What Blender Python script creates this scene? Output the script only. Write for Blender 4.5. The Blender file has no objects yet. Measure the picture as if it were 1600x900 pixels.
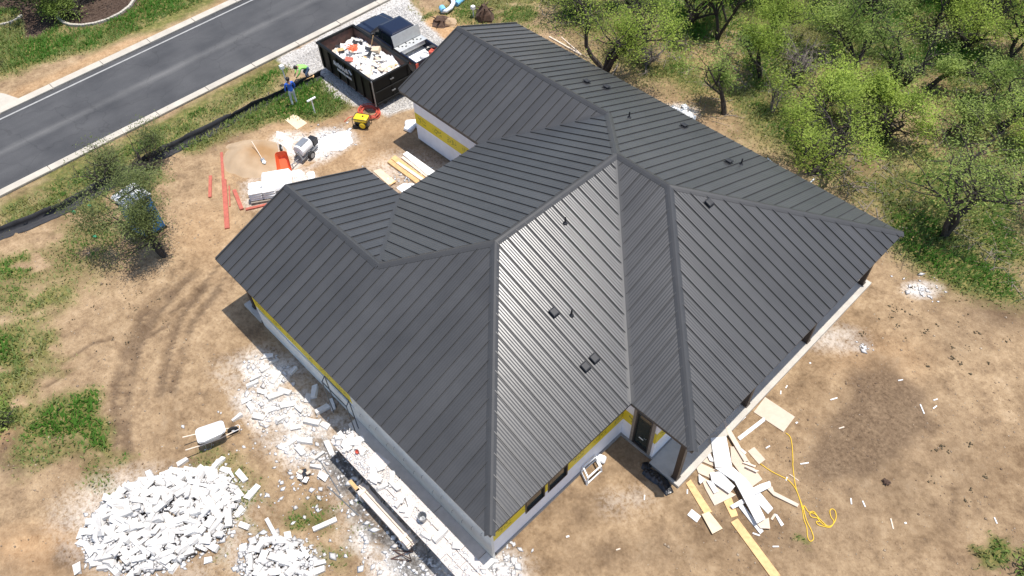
import bpy, bmesh, math, random
import numpy as np
from mathutils import Vector, Matrix

# ------------------------------------------------------------------ camera, sky, sun, exposure
scene = bpy.context.scene
F_PX = 1214.36                       # focal length in pixels of the 1600 px wide photograph
ROT = np.array([[0.6976824, -0.5407995, 0.4698671], [0.7160037, 0.5483752, -0.4319991], [-0.0240386, 0.6378248, 0.7698062]])              # camera axes (columns) in the house frame: x = A, y = B, z = up
CAM = np.array([7.3787, -5.5037, 25.6655])
cd = bpy.data.cameras.new('camera'); cam = bpy.data.objects.new('camera', cd)
scene.collection.objects.link(cam)
cam.matrix_world = Matrix.Translation(Vector(CAM)) @ Matrix([list(r) for r in ROT]).to_4x4()
cd.sensor_width = 36.0; cd.lens = 36.0 * F_PX / 1600.0; cd.clip_end = 2000; cd.clip_start = 0.1
scene.camera = cam
SUN = Vector((0.40, 0.57, 3.1)).normalized()
w = bpy.data.worlds.new('World'); scene.world = w; w.use_nodes = True
wn = w.node_tree.nodes; bgn = wn['Background']
sky = wn.new('ShaderNodeTexSky'); sky.sky_type = 'NISHITA'; sky.sun_disc = False
sky.sun_elevation = math.asin(SUN.z); sky.sun_rotation = math.atan2(SUN.x, SUN.y)
w.node_tree.links.new(sky.outputs[0], bgn.inputs[0]); bgn.inputs[1].default_value = 0.14
sl = bpy.data.lights.new('sun', 'SUN'); sl.energy = 4.2; sl.angle = math.radians(0.53); sl.color = (1.0, 0.95, 0.88)
so = bpy.data.objects.new('sun', sl); scene.collection.objects.link(so)
so.rotation_euler = SUN.to_track_quat('Z', 'Y').to_euler(); so.location = (0, 0, 60)
scene.view_settings.view_transform = 'Standard'; scene.view_settings.look = 'None'
scene.view_settings.gamma = 1.0; scene.view_settings.exposure = 0.45
scene.render.engine = 'CYCLES'
scene.render.resolution_x = 1024; scene.render.resolution_y = 576

# ------------------------------------------------------------------ helpers
random.seed(7); RNG = np.random.default_rng(11)
COL = scene.collection
def G(px, py, z=0.0):
    """photo pixel -> point on the horizontal plane at height z"""
    v = ROT @ np.array([(px - 800) / F_PX, -(py - 450) / F_PX, -1.0])
    s = (z - CAM[2]) / v[2]
    return CAM + s * v
def onplane(px, py, n, k):
    v = ROT @ np.array([(px - 800) / F_PX, -(py - 450) / F_PX, -1.0]); n = np.array(n, float)
    return CAM + (k - n @ CAM) / (n @ v) * v

class MB:
    def __init__(self): self.v = []; self.f = []; self.m = []
    def add(self, vs, fs, m=0):
        o = len(self.v); self.v += [tuple(map(float, x)) for x in vs]
        self.f += [tuple(i + o for i in f) for f in fs]; self.m += [m] * len(fs); return self
    def box(self, c, s, rz=0.0, m=0, M=None):
        x, y, z = [k / 2 for k in s]
        vs = [Vector((sx * x, sy * y, sz * z)) for sz in (-1, 1) for sy in (-1, 1) for sx in (-1, 1)]
        R = M if M is not None else Matrix.Rotation(rz, 3, 'Z')
        vs = [R @ q + Vector(c) for q in vs]
        return self.add(vs, [(0, 2, 3, 1), (4, 5, 7, 6), (0, 1, 5, 4), (2, 6, 7, 3), (0, 4, 6, 2), (1, 3, 7, 5)], m)
    def b2(self, lo, hi, m=0):
        return self.box([(a + b) / 2 for a, b in zip(lo, hi)], [abs(b - a) for a, b in zip(lo, hi)], m=m)
    def beam(self, p, q, wd, ht, m=0, up=(0, 0, 1)):
        p, q = Vector(p), Vector(q); d = (q - p); L = d.length; d.normalize()
        u = Vector(up); s = d.cross(u)
        if s.length < 1e-4: s = d.cross(Vector((1, 0, 0)))
        s.normalize(); u = s.cross(d)
        M = Matrix((d, s, u)).transposed()
        return self.box((p + q) / 2, (L, wd, ht), m=m, M=M)
    def loft(self, loops, m=0, cap=True):
        n = len(loops[0]); vs = [p for l in loops for p in l]; fs = []
        for k in range(len(loops) - 1):
            for i in range(n):
                j = (i + 1) % n; fs.append((k * n + i, k * n + j, (k + 1) * n + j, (k + 1) * n + i))
        if cap: fs.append(tuple(range(n))[::-1]); fs.append(tuple((len(loops) - 1) * n + i for i in range(n)))
        return self.add(vs, fs, m)
    def tube(self, path, rad, n=6, m=0, cap=True):
        P = [Vector(p) for p in path]; k = len(P)
        if not hasattr(rad, '__len__'): rad = [rad] * k
        t0 = (P[1] - P[0]).normalized()
        a = t0.orthogonal().normalized(); loops = []
        for i in range(k):
            t = (P[min(i + 1, k - 1)] - P[max(i - 1, 0)])
            t = t.normalized() if t.length > 1e-9 else t0
            a = (a - t * a.dot(t)); a = a.normalized() if a.length > 1e-6 else t.orthogonal().normalized()
            b = t.cross(a)
            loops.append([P[i] + (a * math.cos(2 * math.pi * j / n) + b * math.sin(2 * math.pi * j / n)) * rad[i] for j in range(n)])
        return self.loft(loops, m, cap)
    def lathe(self, prof, c, axis=(0, 0, 1), n=16, m=0, cap=True):
        ax = Vector(axis).normalized(); a = ax.orthogonal().normalized(); b = ax.cross(a); c = Vector(c)
        loops = [[c + ax * z + (a * math.cos(2 * math.pi * j / n) + b * math.sin(2 * math.pi * j / n)) * r for j in range(n)] for r, z in prof]
        return self.loft(loops, m, cap)
    def prism(self, poly, z0, z1, m=0):
        return self.loft([[(x, y, z0) for x, y in poly], [(x, y, z1) for x, y in poly]], m)
    def build(self, name, mat, parent=None, bev=0, smooth=False, loc=None):
        me = bpy.data.meshes.new(name); me.from_pydata(self.v, [], self.f)
        mats = mat if isinstance(mat, (list, tuple)) else [mat]
        for x in mats: me.materials.append(MAT[x])
        if len(mats) > 1: me.polygons.foreach_set('material_index', self.m)
        bm = bmesh.new(); bm.from_mesh(me); bmesh.ops.recalc_face_normals(bm, faces=bm.faces); bm.to_mesh(me); bm.free()
        if smooth: me.polygons.foreach_set('use_smooth', [True] * len(me.polygons))
        o = bpy.data.objects.new(name, me); COL.objects.link(o)
        if loc is not None: o.location = loc
        if parent is not None: o.parent = parent
        if bev:
            b = o.modifiers.new('bevel', 'BEVEL'); b.width = bev; b.segments = 2; b.limit_method = 'ANGLE'; b.angle_limit = 0.6
        return o
def npmesh(name, V, faces, mat, parent=None, attrs=None, smooth=False):
    """faces: (n,3) or (n,4) int array; attrs: point float attributes"""
    me = bpy.data.meshes.new(name); V = np.asarray(V, np.float32); faces = np.asarray(faces, np.int32)
    k = faces.shape[1]
    me.vertices.add(len(V)); me.vertices.foreach_set('co', V.ravel())
    me.loops.add(faces.size); me.loops.foreach_set('vertex_index', faces.ravel())
    me.polygons.add(len(faces)); me.polygons.foreach_set('loop_start', np.arange(len(faces), dtype=np.int32) * k)
    if smooth: me.polygons.foreach_set('use_smooth', np.ones(len(faces), bool))
    me.update(calc_edges=True)
    for n, d in (attrs or {}).items():
        d = np.asarray(d, np.float32)
        if d.ndim == 1: me.attributes.new(n, 'FLOAT', 'POINT').data.foreach_set('value', d)
        else: me.attributes.new(n, 'FLOAT_COLOR', 'POINT').data.foreach_set('color', d.ravel())
    me.materials.append(MAT[mat])
    o = bpy.data.objects.new(name, me); COL.objects.link(o)
    if parent is not None: o.parent = parent
    return o
def tag(o, label=None, cat=None, group=None, kind=None):
    if label: o['label'] = label
    if cat: o['category'] = cat
    if group: o['group'] = group
    if kind: o['kind'] = kind
    return o
def thing(name, label, cat, loc=(0, 0, 0), rz=0.0, group=None):
    o = bpy.data.objects.new(name, None); COL.objects.link(o); o.empty_display_size = 0.2
    o.location = loc; o.rotation_euler = (0, 0, rz)
    return tag(o, label, cat, group)

# numpy value noise
_T = RNG.random((256, 256))
def vnoise(x, y, s=1.0, seed=0):
    x = np.asarray(x) / s + seed * 17.3 + 1000; y = np.asarray(y) / s + seed * 41.7 + 1000
    i = np.floor(x).astype(int); j = np.floor(y).astype(int); fx = x - i; fy = y - j
    fx = fx * fx * (3 - 2 * fx); fy = fy * fy * (3 - 2 * fy); i &= 255; j &= 255; i1 = (i + 1) & 255; j1 = (j + 1) & 255
    return (_T[i, j] * (1 - fx) + _T[i1, j] * fx) * (1 - fy) + (_T[i, j1] * (1 - fx) + _T[i1, j1] * fx) * fy
def fbm(x, y, s=1.0, seed=0, oct=4):
    t = 0; a = 1; n = 0
    for k in range(oct):
        t = t + a * vnoise(x, y, s / 2 ** k, seed + k); n += a; a *= 0.55
    return t / n

# ------------------------------------------------------------------ materials
MAT = {}
def mat(name, col, rough=0.7, metal=0.0, spec=0.5, var=0.0, vscale=6.0, bump=0.0, bscale=40.0, col2=None, detail=6.0, coat=0.0, trans=0.0, object_random=0.0):
    m = bpy.data.materials.new(name); m.use_nodes = True; MAT[name] = m
    nt = m.node_tree; N = nt.nodes; L = nt.links; p = N['Principled BSDF']
    p.inputs['Roughness'].default_value = rough; p.inputs['Metallic'].default_value = metal
    p.inputs['Specular IOR Level'].default_value = spec; p.inputs['Coat Weight'].default_value = coat
    p.inputs['Transmission Weight'].default_value = trans
    c = tuple(col) + (1,)
    p.inputs['Base Color'].default_value = c
    tc = N.new('ShaderNodeTexCoord')
    src = None
    if var or col2:
        nz = N.new('ShaderNodeTexNoise'); nz.inputs['Scale'].default_value = vscale; nz.inputs['Detail'].default_value = detail; nz.inputs['Roughness'].default_value = 0.65
        L.new(tc.outputs['Object'], nz.inputs['Vector'])
        r = N.new('ShaderNodeValToRGB'); L.new(nz.outputs['Fac'], r.inputs['Fac'])
        r.color_ramp.elements[0].position = 0.3; r.color_ramp.elements[1].position = 0.7
        c2 = col2 if col2 else tuple(min(1, k * (1 + var)) for k in col); c1 = col if col2 else tuple(k * (1 - var) for k in col)
        r.color_ramp.elements[0].color = tuple(c1) + (1,); r.color_ramp.elements[1].color = tuple(c2) + (1,)
        src = r.outputs['Color']
    if object_random:
        oi = N.new('ShaderNodeObjectInfo'); hsv = N.new('ShaderNodeHueSaturation')
        mr = N.new('ShaderNodeMapRange'); mr.inputs['To Min'].default_value = 1 - object_random; mr.inputs['To Max'].default_value = 1 + object_random
        L.new(oi.outputs['Random'], mr.inputs['Value']); L.new(mr.outputs[0], hsv.inputs['Value'])
        if src: L.new(src, hsv.inputs['Color'])
        else: hsv.inputs['Color'].default_value = c
        src = hsv.outputs['Color']
    if src: L.new(src, p.inputs['Base Color'])
    if bump:
        nb = N.new('ShaderNodeTexNoise'); nb.inputs['Scale'].default_value = bscale; nb.inputs['Detail'].default_value = 5
        L.new(tc.outputs['Object'], nb.inputs['Vector'])
        b = N.new('ShaderNodeBump'); b.inputs['Strength'].default_value = bump; b.inputs['Distance'].default_value = 0.02
        L.new(nb.outputs['Fac'], b.inputs['Height']); L.new(b.outputs['Normal'], p.inputs['Normal'])
    return m
def leafmat(name, c1, c2, transl=0.35):
    m = bpy.data.materials.new(name); m.use_nodes = True; MAT[name] = m
    nt = m.node_tree; N = nt.nodes; L = nt.links; p = N['Principled BSDF']; out = N['Material Output']
    at = N.new('ShaderNodeAttribute'); at.attribute_name = 'lv'
    r = N.new('ShaderNodeValToRGB'); L.new(at.outputs['Fac'], r.inputs['Fac'])
    r.color_ramp.elements[0].color = tuple(c1) + (1,); r.color_ramp.elements[1].color = tuple(c2) + (1,)
    L.new(r.outputs['Color'], p.inputs['Base Color']); p.inputs['Roughness'].default_value = 0.6; p.inputs['Specular IOR Level'].default_value = 0.25
    t = N.new('ShaderNodeBsdfTranslucent'); L.new(r.outputs['Color'], t.inputs['Color'])
    mx = N.new('ShaderNodeMixShader'); mx.inputs[0].default_value = transl
    L.new(p.outputs[0], mx.inputs[1]); L.new(t.outputs[0], mx.inputs[2]); L.new(mx.outputs[0], out.inputs['Surface'])
    return m

mat('roof_metal', (0.050, 0.0495, 0.0495), rough=0.32, spec=0.46, var=0.12, vscale=0.7, object_random=0.10, bump=0.10, bscale=2.2)
mat('roof_trim', (0.045, 0.0445, 0.0445), rough=0.42, spec=0.45, var=0.08, vscale=2)
mat('roof_deck', (0.03, 0.03, 0.033), rough=0.6)
mat('fascia', (0.055, 0.05, 0.05), rough=0.6)
mat('soffit', (0.35, 0.30, 0.25), rough=0.8)
mat('vent_black', (0.018, 0.018, 0.02), rough=0.55)
mat('sheathing', (0.80, 0.80, 0.83), rough=0.75, var=0.06, vscale=3, bump=0.05)
mat('concrete', (0.46, 0.425, 0.37), rough=0.85, var=0.12, vscale=2.5, bump=0.15)
mat('kerb_concrete', (0.44, 0.40, 0.335), rough=0.9, var=0.14, vscale=1.2, bump=0.2)
mat('slab_dirty', (0.30, 0.28, 0.26), rough=0.85, var=0.2, vscale=2.0, bump=0.15)
mat('veneer_stone', (0.70, 0.70, 0.66), rough=0.9, var=0.10, vscale=2.2, bump=0.35, bscale=18)
mat('ledge', (0.64, 0.58, 0.52), rough=0.9, var=0.12, vscale=2.5, bump=0.3, bscale=25)
mat('limestone', (0.60, 0.575, 0.54), rough=0.9, var=0.15, vscale=4, bump=0.5, bscale=16, object_random=0.15)
mat('window_frame', (0.035, 0.03, 0.028), rough=0.5)
mat('glass_dark', (0.03, 0.04, 0.038), rough=0.06, spec=0.7)
mat('post_wood', (0.055, 0.038, 0.028), rough=0.6, var=0.25, vscale=9)
mat('white_paint', (0.80, 0.80, 0.78), rough=0.6, var=0.05)
mat('foam_white', (0.72, 0.71, 0.69), rough=0.8, var=0.04, vscale=3, bump=0.1, object_random=0.05)
mat('board_tan', (0.56, 0.455, 0.355), rough=0.8, var=0.08, vscale=4, bump=0.1, object_random=0.06)
mat('plywood', (0.64, 0.50, 0.34), rough=0.75, var=0.12, vscale=3, bump=0.15, object_random=0.06)
mat('lumber', (0.60, 0.38, 0.17), rough=0.75, var=0.2, vscale=7, bump=0.2, object_random=0.1)
mat('lumber_pale', (0.66, 0.55, 0.44), rough=0.8, var=0.15, vscale=6, bump=0.2, object_random=0.1)
mat('dusty_plank', (0.56, 0.50, 0.455), rough=0.9, var=0.10, vscale=3.5, bump=0.3, bscale=20, object_random=0.06)
mat('old_wood', (0.26, 0.22, 0.18), rough=0.85, var=0.2, vscale=7, bump=0.3)
mat('black_paint', (0.006, 0.0065, 0.0065), rough=0.5, spec=0.2, var=0.3, vscale=3)
mat('rust', (0.11, 0.05, 0.036), rough=0.85, col2=(0.04, 0.028, 0.026), vscale=5, bump=0.2)
mat('steel', (0.30, 0.31, 0.32), rough=0.45, metal=0.6, var=0.15)
mat('scaf_steel', (0.12, 0.13, 0.14), rough=0.5, metal=0.4, var=0.2)
mat('diamond_plate', (0.52, 0.53, 0.52), rough=0.4, metal=0.35, var=0.1, vscale=5, bump=0.15, bscale=30)
mat('truck_blue', (0.006, 0.010, 0.028), rough=0.3, spec=0.4, coat=0.15, var=0.1)
mat('black_plastic', (0.012, 0.012, 0.013), rough=0.5)
mat('rubber', (0.016, 0.016, 0.016), rough=0.8)
mat('red_paint', (0.55, 0.085, 0.05), rough=0.6, var=0.2, vscale=8)
mat('red_board', (0.40, 0.105, 0.07), rough=0.75, var=0.18, vscale=5, bump=0.2)
mat('orange_plastic', (0.75, 0.13, 0.045), rough=0.5, var=0.08)
mat('yellow_plastic', (0.80, 0.56, 0.02), rough=0.45)
mat('yellow_rope', (0.72, 0.47, 0.03), rough=0.6, var=0.1, vscale=30)
mat('blue_plastic', (0.035, 0.22, 0.52), rough=0.45, var=0.08)
mat('potty_white', (0.72, 0.72, 0.72), rough=0.4)
mat('pipe_blue', (0.20, 0.48, 0.72), rough=0.4)
mat('pipe_white', (0.75, 0.78, 0.80), rough=0.4)
mat('silt_fabric', (0.022, 0.022, 0.026), rough=0.75, var=0.3, vscale=3, bump=0.3, bscale=15)
mat('tarp_black', (0.016, 0.018, 0.022), rough=0.3, spec=0.6)
mat('sand', (0.46, 0.34, 0.225), rough=0.95, col2=(0.36, 0.23, 0.12), vscale=0.45, bump=0.4, bscale=30)
mat('bag_white', (0.78, 0.78, 0.77), rough=0.6, var=0.05, vscale=6, bump=0.3, bscale=9)
mat('sheet_white', (0.82, 0.82, 0.82), rough=0.5, bump=0.5, bscale=5)
mat('skin', (0.30, 0.17, 0.11), rough=0.6)
mat('hair', (0.012, 0.009, 0.008), rough=0.6)
mat('shirt_blue', (0.02, 0.10, 0.45), rough=0.8, var=0.1)
mat('shirt_green', (0.28, 0.62, 0.14), rough=0.8)
mat('jeans', (0.06, 0.10, 0.17), rough=0.85, var=0.2)
mat('trousers_pale', (0.42, 0.48, 0.50), rough=0.85, var=0.12)
mat('shoe', (0.05, 0.04, 0.035), rough=0.7)
mat('bark', (0.024, 0.019, 0.016), rough=0.95, col2=(0.06, 0.048, 0.04), vscale=7, bump=0.6, bscale=18)
mat('deadwood', (0.21, 0.18, 0.16), rough=0.95, col2=(0.12, 0.10, 0.085), vscale=6, bump=0.4)
mat('stump', (0.05, 0.03, 0.02), rough=0.95, col2=(0.12, 0.07, 0.045), vscale=5, bump=0.6)
mat('road_line', (0.32, 0.315, 0.30), rough=0.8, var=0.15, vscale=4)
mat('green_bit', (0.04, 0.33, 0.16), rough=0.5)
leafmat('leaf_bright', (0.14, 0.21, 0.024), (0.43, 0.54, 0.10), .5)
leafmat('leaf_mid', (0.11, 0.18, 0.03), (0.37, 0.46, 0.12), .48)
leafmat('leaf_olive', (0.075, 0.10, 0.028), (0.22, 0.26, 0.09), .4)
leafmat('leaf_dark', (0.02, 0.035, 0.008), (0.075, 0.10, 0.02))
leafmat('grass_blade', (0.085, 0.20, 0.026), (0.37, 0.34, 0.15), 0.35)
leafmat('sand_heap', (0.31, 0.18, 0.08), (0.42, 0.305, 0.195), 0.0)
leafmat('clod', (0.15, 0.10, 0.065), (0.50, 0.40, 0.29), 0.0)
leafmat('tuft', (0.075, 0.058, 0.032), (0.17, 0.13, 0.075), 0.0)
leafmat('chip', (0.38, 0.355, 0.33), (0.66, 0.64, 0.62), 0.0)
leafmat('scrap_mix', (0.45, 0.40, 0.35), (0.86, 0.85, 0.83), 0.0)
# ------------------------------------------------------------------ ground: masks given in photo pixels, laid on the ground plane
def pxpoly(pts): return np.array([G(x, y)[:2] for x, y in pts])
def polydist(x, y, P):
    """signed distance (negative inside) of points to polygon"""
    d = np.full(x.shape, 1e9); ins = np.zeros(x.shape, bool); n = len(P)
    for i in range(n):
        ax, ay = P[i]; bx, by = P[(i + 1) % n]; ex, ey = bx - ax, by - ay
        t = np.clip(((x - ax) * ex + (y - ay) * ey) / (ex * ex + ey * ey + 1e-9), 0, 1)
        d = np.minimum(d, np.hypot(x - ax - t * ex, y - ay - t * ey))
        c = ((ay > y) != (by > y)) & (x < (bx - ax) * (y - ay) / (by - ay + 1e-12) + ax)
        ins ^= c
    return np.where(ins, -d, d)
def linedist(x, y, P):
    d = np.full(x.shape, 1e9)
    for i in range(len(P) - 1):
        ax, ay = P[i]; bx, by = P[i + 1]; ex, ey = bx - ax, by - ay
        t = np.clip(((x - ax) * ex + (y - ay) * ey) / (ex * ex + ey * ey + 1e-9), 0, 1)
        d = np.minimum(d, np.hypot(x - ax - t * ex, y - ay - t * ey))
    return d
def soft(d, f): return np.clip(0.5 - d / f, 0, 1)
POLY = dict(
 road_verge=[(0, 320), (150, 240), (260, 182), (400, 110), (440, 82), (458, 95), (425, 142), (310, 205), (200, 255), (130, 310), (0, 365)],
 lush_inner=[(250, 238), (330, 198), (430, 143), (500, 118), (548, 128), (545, 168), (500, 182), (430, 187), (375, 207), (300, 243)],
 wood=[(850, 0), (1600, -60), (1700, 300), (1640, 470), (1560, 470), (1480, 445), (1400, 372), (1330, 300), (1230, 245), (1180, 205), (1000, 120), (900, 62)],
 lush_right=[(1330, 275), (1420, 300), (1500, 365), (1575, 435), (1585, 470), (1500, 452), (1440, 420), (1400, 375), (1370, 320)],
 lawn=[(-60, 60), (-60, -60), (420, -60), (330, 5), (250, 45), (205, 58), (150, 75), (60, 105), (0, 118), (-40, 130)],
 mulch=[(-40, -30), (214, -20), (212, 6), (190, 24), (150, 37), (112, 39), (95, 30), (60, 55), (40, 60), (30, 10), (-40, 20)],
 top=[(640, 0), (700, -40), (880, -40), (880, 45), (800, 42), (715, 40), (690, 20)],
 gravel=[(440, 92), (590, 0), (628, -5), (650, 25), (700, 70), (690, 150), (605, 178), (530, 150), (500, 116)],
 pale_w=[(355, 575), (400, 552), (450, 570), (500, 625), (575, 705), (650, 790), (740, 890), (700, 930), (600, 930), (560, 850), (520, 745), (450, 715), (385, 640)],
 pale_mix=[(385, 262), (430, 215), (470, 225), (540, 195), (556, 222), (520, 245), (470, 262), (500, 290), (440, 320), (385, 320)],
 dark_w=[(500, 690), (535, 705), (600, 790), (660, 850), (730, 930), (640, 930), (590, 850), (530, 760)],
 damp=[(1335, 585), (1400, 580), (1432, 610), (1425, 670), (1375, 735), (1300, 760), (1255, 735), (1262, 690), (1310, 640)],
 walk=[(-60, 180), (0, 150), (100, 105), (200, 60), (275, 40), (345, 0), (352, 5), (0, 165), (-60, 195)],
 pad=[(390, 215), (450, 165), (560, 180), (640, 190), (700, 260), (640, 300), (560, 270), (440, 290), (350, 300), (330, 250)],
)
PG = {k: pxpoly(v) for k, v in POLY.items()}
def ell(x, y, cx, cy, rx, ry):
    """soft blob: pixel centre and pixel radii, turned to ground metres"""
    c = G(cx, cy)[:2]; u = G(cx + rx, cy)[:2] - c; v = G(cx, cy + ry)[:2] - c
    M = np.linalg.inv(np.array([u, v]).T); dx, dy = x - c[0], y - c[1]
    r = np.hypot(M[0, 0] * dx + M[0, 1] * dy, M[1, 0] * dx + M[1, 1] * dy)
    return np.clip(1.5 - r, 0, 1)
GR = [(30, 398, 60, 26, .8), (75, 470, 55, 35, .5), (20, 560, 60, 55, .85), (90, 690, 80, 50, 1), (118, 742, 55, 30, .9), (5, 640, 40, 40, .9), (150, 380, 70, 40, .35),
      (120, 420, 60, 30, .3), (430, 735, 55, 30, .45), (380, 705, 35, 20, .35), (525, 775, 60, 45, .5), (370, 760, 40, 60, .35), (500, 850, 60, 60, .3), (1590, 880, 30, 30, .9),
      (1235, 885, 12, 10, .5), (150, 250, 80, 40, .5), (40, 300, 60, 30, .3), (30, 450, 40, 40, .4), (40, 760, 50, 30, .4), (110, 800, 60, 20, .3), (1400, 430, 40, 20, .3), (640, 30, 30, 20, .6), (170, 300, 60, 30, .5)]
def pair(pts, wd=.20, gap=9): return [([(x - gap, y - gap * .5) for x, y in pts], wd), ([(x + gap, y + gap * .5) for x, y in pts], wd)]
TRACKS = pair([(275, 440), (240, 480), (205, 540), (190, 600), (185, 660), (190, 700)]) + pair([(330, 450), (290, 500), (270, 560), (258, 620), (262, 680)]) + pair([(350, 420), (310, 470), (225, 520), (150, 540), (60, 600)], .1) + [([(255, 470), (230, 505), (205, 545), (198, 585)], .22), ([(300, 430), (262, 462), (225, 487)], .25), ([(0, 860), (40, 850), (90, 880)], .6)]
TRG = [(np.array([G(x, y)[:2] for x, y in p]), wd) for p, wd in TRACKS]
def masks(x, y):
    n1 = fbm(x, y, 2.2, 3); n2 = fbm(x, y, 0.7, 9, 3); n3 = fbm(x, y, 5.0, 21, 3)
    brk = np.clip((n1 * 0.6 + n2 * 0.4 - 0.36) * 6, 0, 1)
    g = np.zeros(x.shape); jit = (n1 - .5) * 2.2 + (n2 - .5) * 0.8
    def P(k, f=1.2, j=1.0): return soft(polydist(x, y, PG[k]) + jit * j, f)
    g = np.maximum(g, P('road_verge', .8, .5) * (0.5 + 0.45 * brk))
    g = np.maximum(g, P('lush_inner', .8, .5) * 1.0)
    g = np.maximum(g, P('wood', 2.5, 1.2) * (0.30 + 0.65 * np.clip((n3 * .5 + n1 * .5 - .42) * 7, 0, 1)))
    g = np.maximum(g, P('lush_right', 1.0, .7) * (0.85 + .15 * brk))
    g = np.maximum(g, P('lawn', 1.2, .8) * (0.55 + .45 * brk))
    g = np.maximum(g, P('top', 1.5, .8) * 0.75 * brk)
    for cx, cy, rx, ry, wt in GR: g = np.maximum(g, min(1, wt * 1.35) * ell(x + (n1 - .5) * 4.5 + (n2 - .5) * 1.5, y + (n3 - .5) * 6 + (n2 - .5) * 1.5, cx, cy, rx * .95, ry * .95) * np.clip(brk * 1.5, 0, 1))
    mul = P('mulch', .4, .15)
    g = g * (1 - mul)
    pale = np.maximum.reduce([P('pale_w', 1.0, .9) * (.15 + .75 * brk), P('pale_mix', .8, .5) * .8 * brk])
    for cx, cy, rx, ry, wt in [(250, 815, 130, 75, .5), (430, 878, 60, 36, .6), (785, 890, 45, 30, .8), (1440, 452, 28, 12, .7), (1348, 543, 14, 8, .8), (1060, 175, 26, 12, .8),
                               (1250, 500, 45, 30, .4), (980, 785, 40, 25, .15), (520, 215, 30, 14, .9), (455, 215, 25, 10, .6), (430, 285, 30, 16, .9), (640, 270, 60, 30, .3), (1310, 530, 40, 20, .35)]:
        pale = np.maximum(pale, wt * ell(x, y, cx, cy, rx, ry) * np.clip(brk + .25, 0, 1))
    damp = P('damp', 1.4, .9)
    for cx, cy, rx, ry, wt in [(1565, 485, 60, 30, .5), (900, 790, 60, 40, .5), (1000, 860, 120, 30, .35), (1150, 800, 120, 60, .3), (1400, 720, 130, 110, .35), (1300, 830, 120, 60, .25), (1480, 520, 70, 40, .25), (850, 860, 60, 40, .3), (1390, 760, 60, 30, .4), (60, 880, 70, 25, .8), (20, 700, 30, 40, .9), (620, 225, 40, 20, .4), (960, 720, 40, 30, .4), (1590, 870, 40, 30, .4),  # damp and browner soil, plus the garage eave's shadow painted in as brown ground
                               (1300, 250, 60, 20, .5), (1560, 340, 50, 25, .5), (940, 130, 60, 20, .6), (1060, 130, 60, 25, .5)]:
        damp = np.maximum(damp, wt * ell(x, y, cx, cy, rx, ry) * (.4 + .6 * brk))
    trk = np.zeros(x.shape); gro = np.zeros(x.shape)
    for Pn, wd in TRG:
        dd = linedist(x, y, Pn) + (n2 - .5) * .22
        trk = np.maximum(trk, np.clip((1.25 - dd / wd) * 2, 0, 1)); gro = gro - 0.07 * np.exp(-(dd / (wd * .6)) ** 2) + 0.04 * np.exp(-((dd - wd * 1.1) / (wd * .35)) ** 2)
    damp = np.maximum(damp, trk * (.12 + .55 * brk))
    ora = np.maximum(P('walk', .6, .2) * .55, P('pad', 1.5, .5) * .35)
    for cx, cy, rx, ry, wt in [(690, 42, 60, 25, 1), (1380, 560, 80, 40, .3), (1250, 370, 60, 60, .0), (1110, 120, 60, 60, .5), (1460, 270, 40, 60, .4), (60, 860, 80, 40, .7), (20, 690, 40, 30, .8), (330, 360, 60, 60, .3)]:
        ora = np.maximum(ora, wt * ell(x, y, cx, cy, rx, ry))
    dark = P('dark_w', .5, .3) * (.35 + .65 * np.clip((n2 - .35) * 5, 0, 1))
    grav = P('gravel', .7, .35)
    g = g * (1 - grav) * (1 - .8 * pale); ww = P('wood', 4, 1)
    return dict(grass=g, pale=pale, damp=damp, orange=ora, dark=dark, gravel=grav, mulch=mul, groove=gro, wood=ww)
def hgt(x, y):
    x = np.asarray(x, float); y = np.asarray(y, float)
    return (fbm(x, y, 3.0, 33, 4) - .5) * 0.10 - 0.03
near0, near1 = G(0, 300)[:2], G(590, 3)[:2]; far0, far1 = G(0, 187)[:2], G(395, 0)[:2]
def lin(p, q, y): return p[0] + (q[0] - p[0]) * (y - p[1]) / (q[1] - p[1])
def road_near(y): return lin(near0, near1, y)
def road_far(y): return lin(far0, far1, y)
def flat_zone(x, y):
    """1 where the ground must be level: road, house pad"""
    rn = lin(near0, near1, y); rf = lin(far0, far1, y)
    a = np.clip(np.minimum(rn + 1.2 - x, x - rf + 2.2) / .6 + .5, 0, 1)
    h = np.clip(np.minimum.reduce([x + 19.6, 3.2 - x, y + .7, 20.5 - y]) / .6 + .5, 0, 1)
    return np.maximum(a, h)
def ground_z(x, y):
    x = np.asarray(x, float); y = np.asarray(y, float); fz = flat_zone(x, y)
    return hgt(x, y) * (1 - fz) - 0.03 * fz
def axis_pts(lo, hi, st, far):
    c = list(np.arange(lo, hi, st)); s = st; l = [lo]; r = [hi]
    while r[-1] < hi + far: s *= 1.22; r.append(r[-1] + s); l.append(l[-1] - s)
    return np.array(l[::-1][:-1] + c + r)
gx = axis_pts(-52, 15, .17, 500); gy = axis_pts(-15, 52, .17, 500)
X, Y = np.meshgrid(gx, gy, indexing='ij'); mk = masks(X.ravel(), Y.ravel())
Z = ground_z(X.ravel(), Y.ravel()) + mk['groove'] * (1 - flat_zone(X.ravel(), Y.ravel()))
nx, ny = len(gx), len(gy); idx = np.arange(nx * ny).reshape(nx, ny)
quads = np.stack([idx[:-1, :-1], idx[1:, :-1], idx[1:, 1:], idx[:-1, 1:]], -1).reshape(-1, 4)
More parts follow.
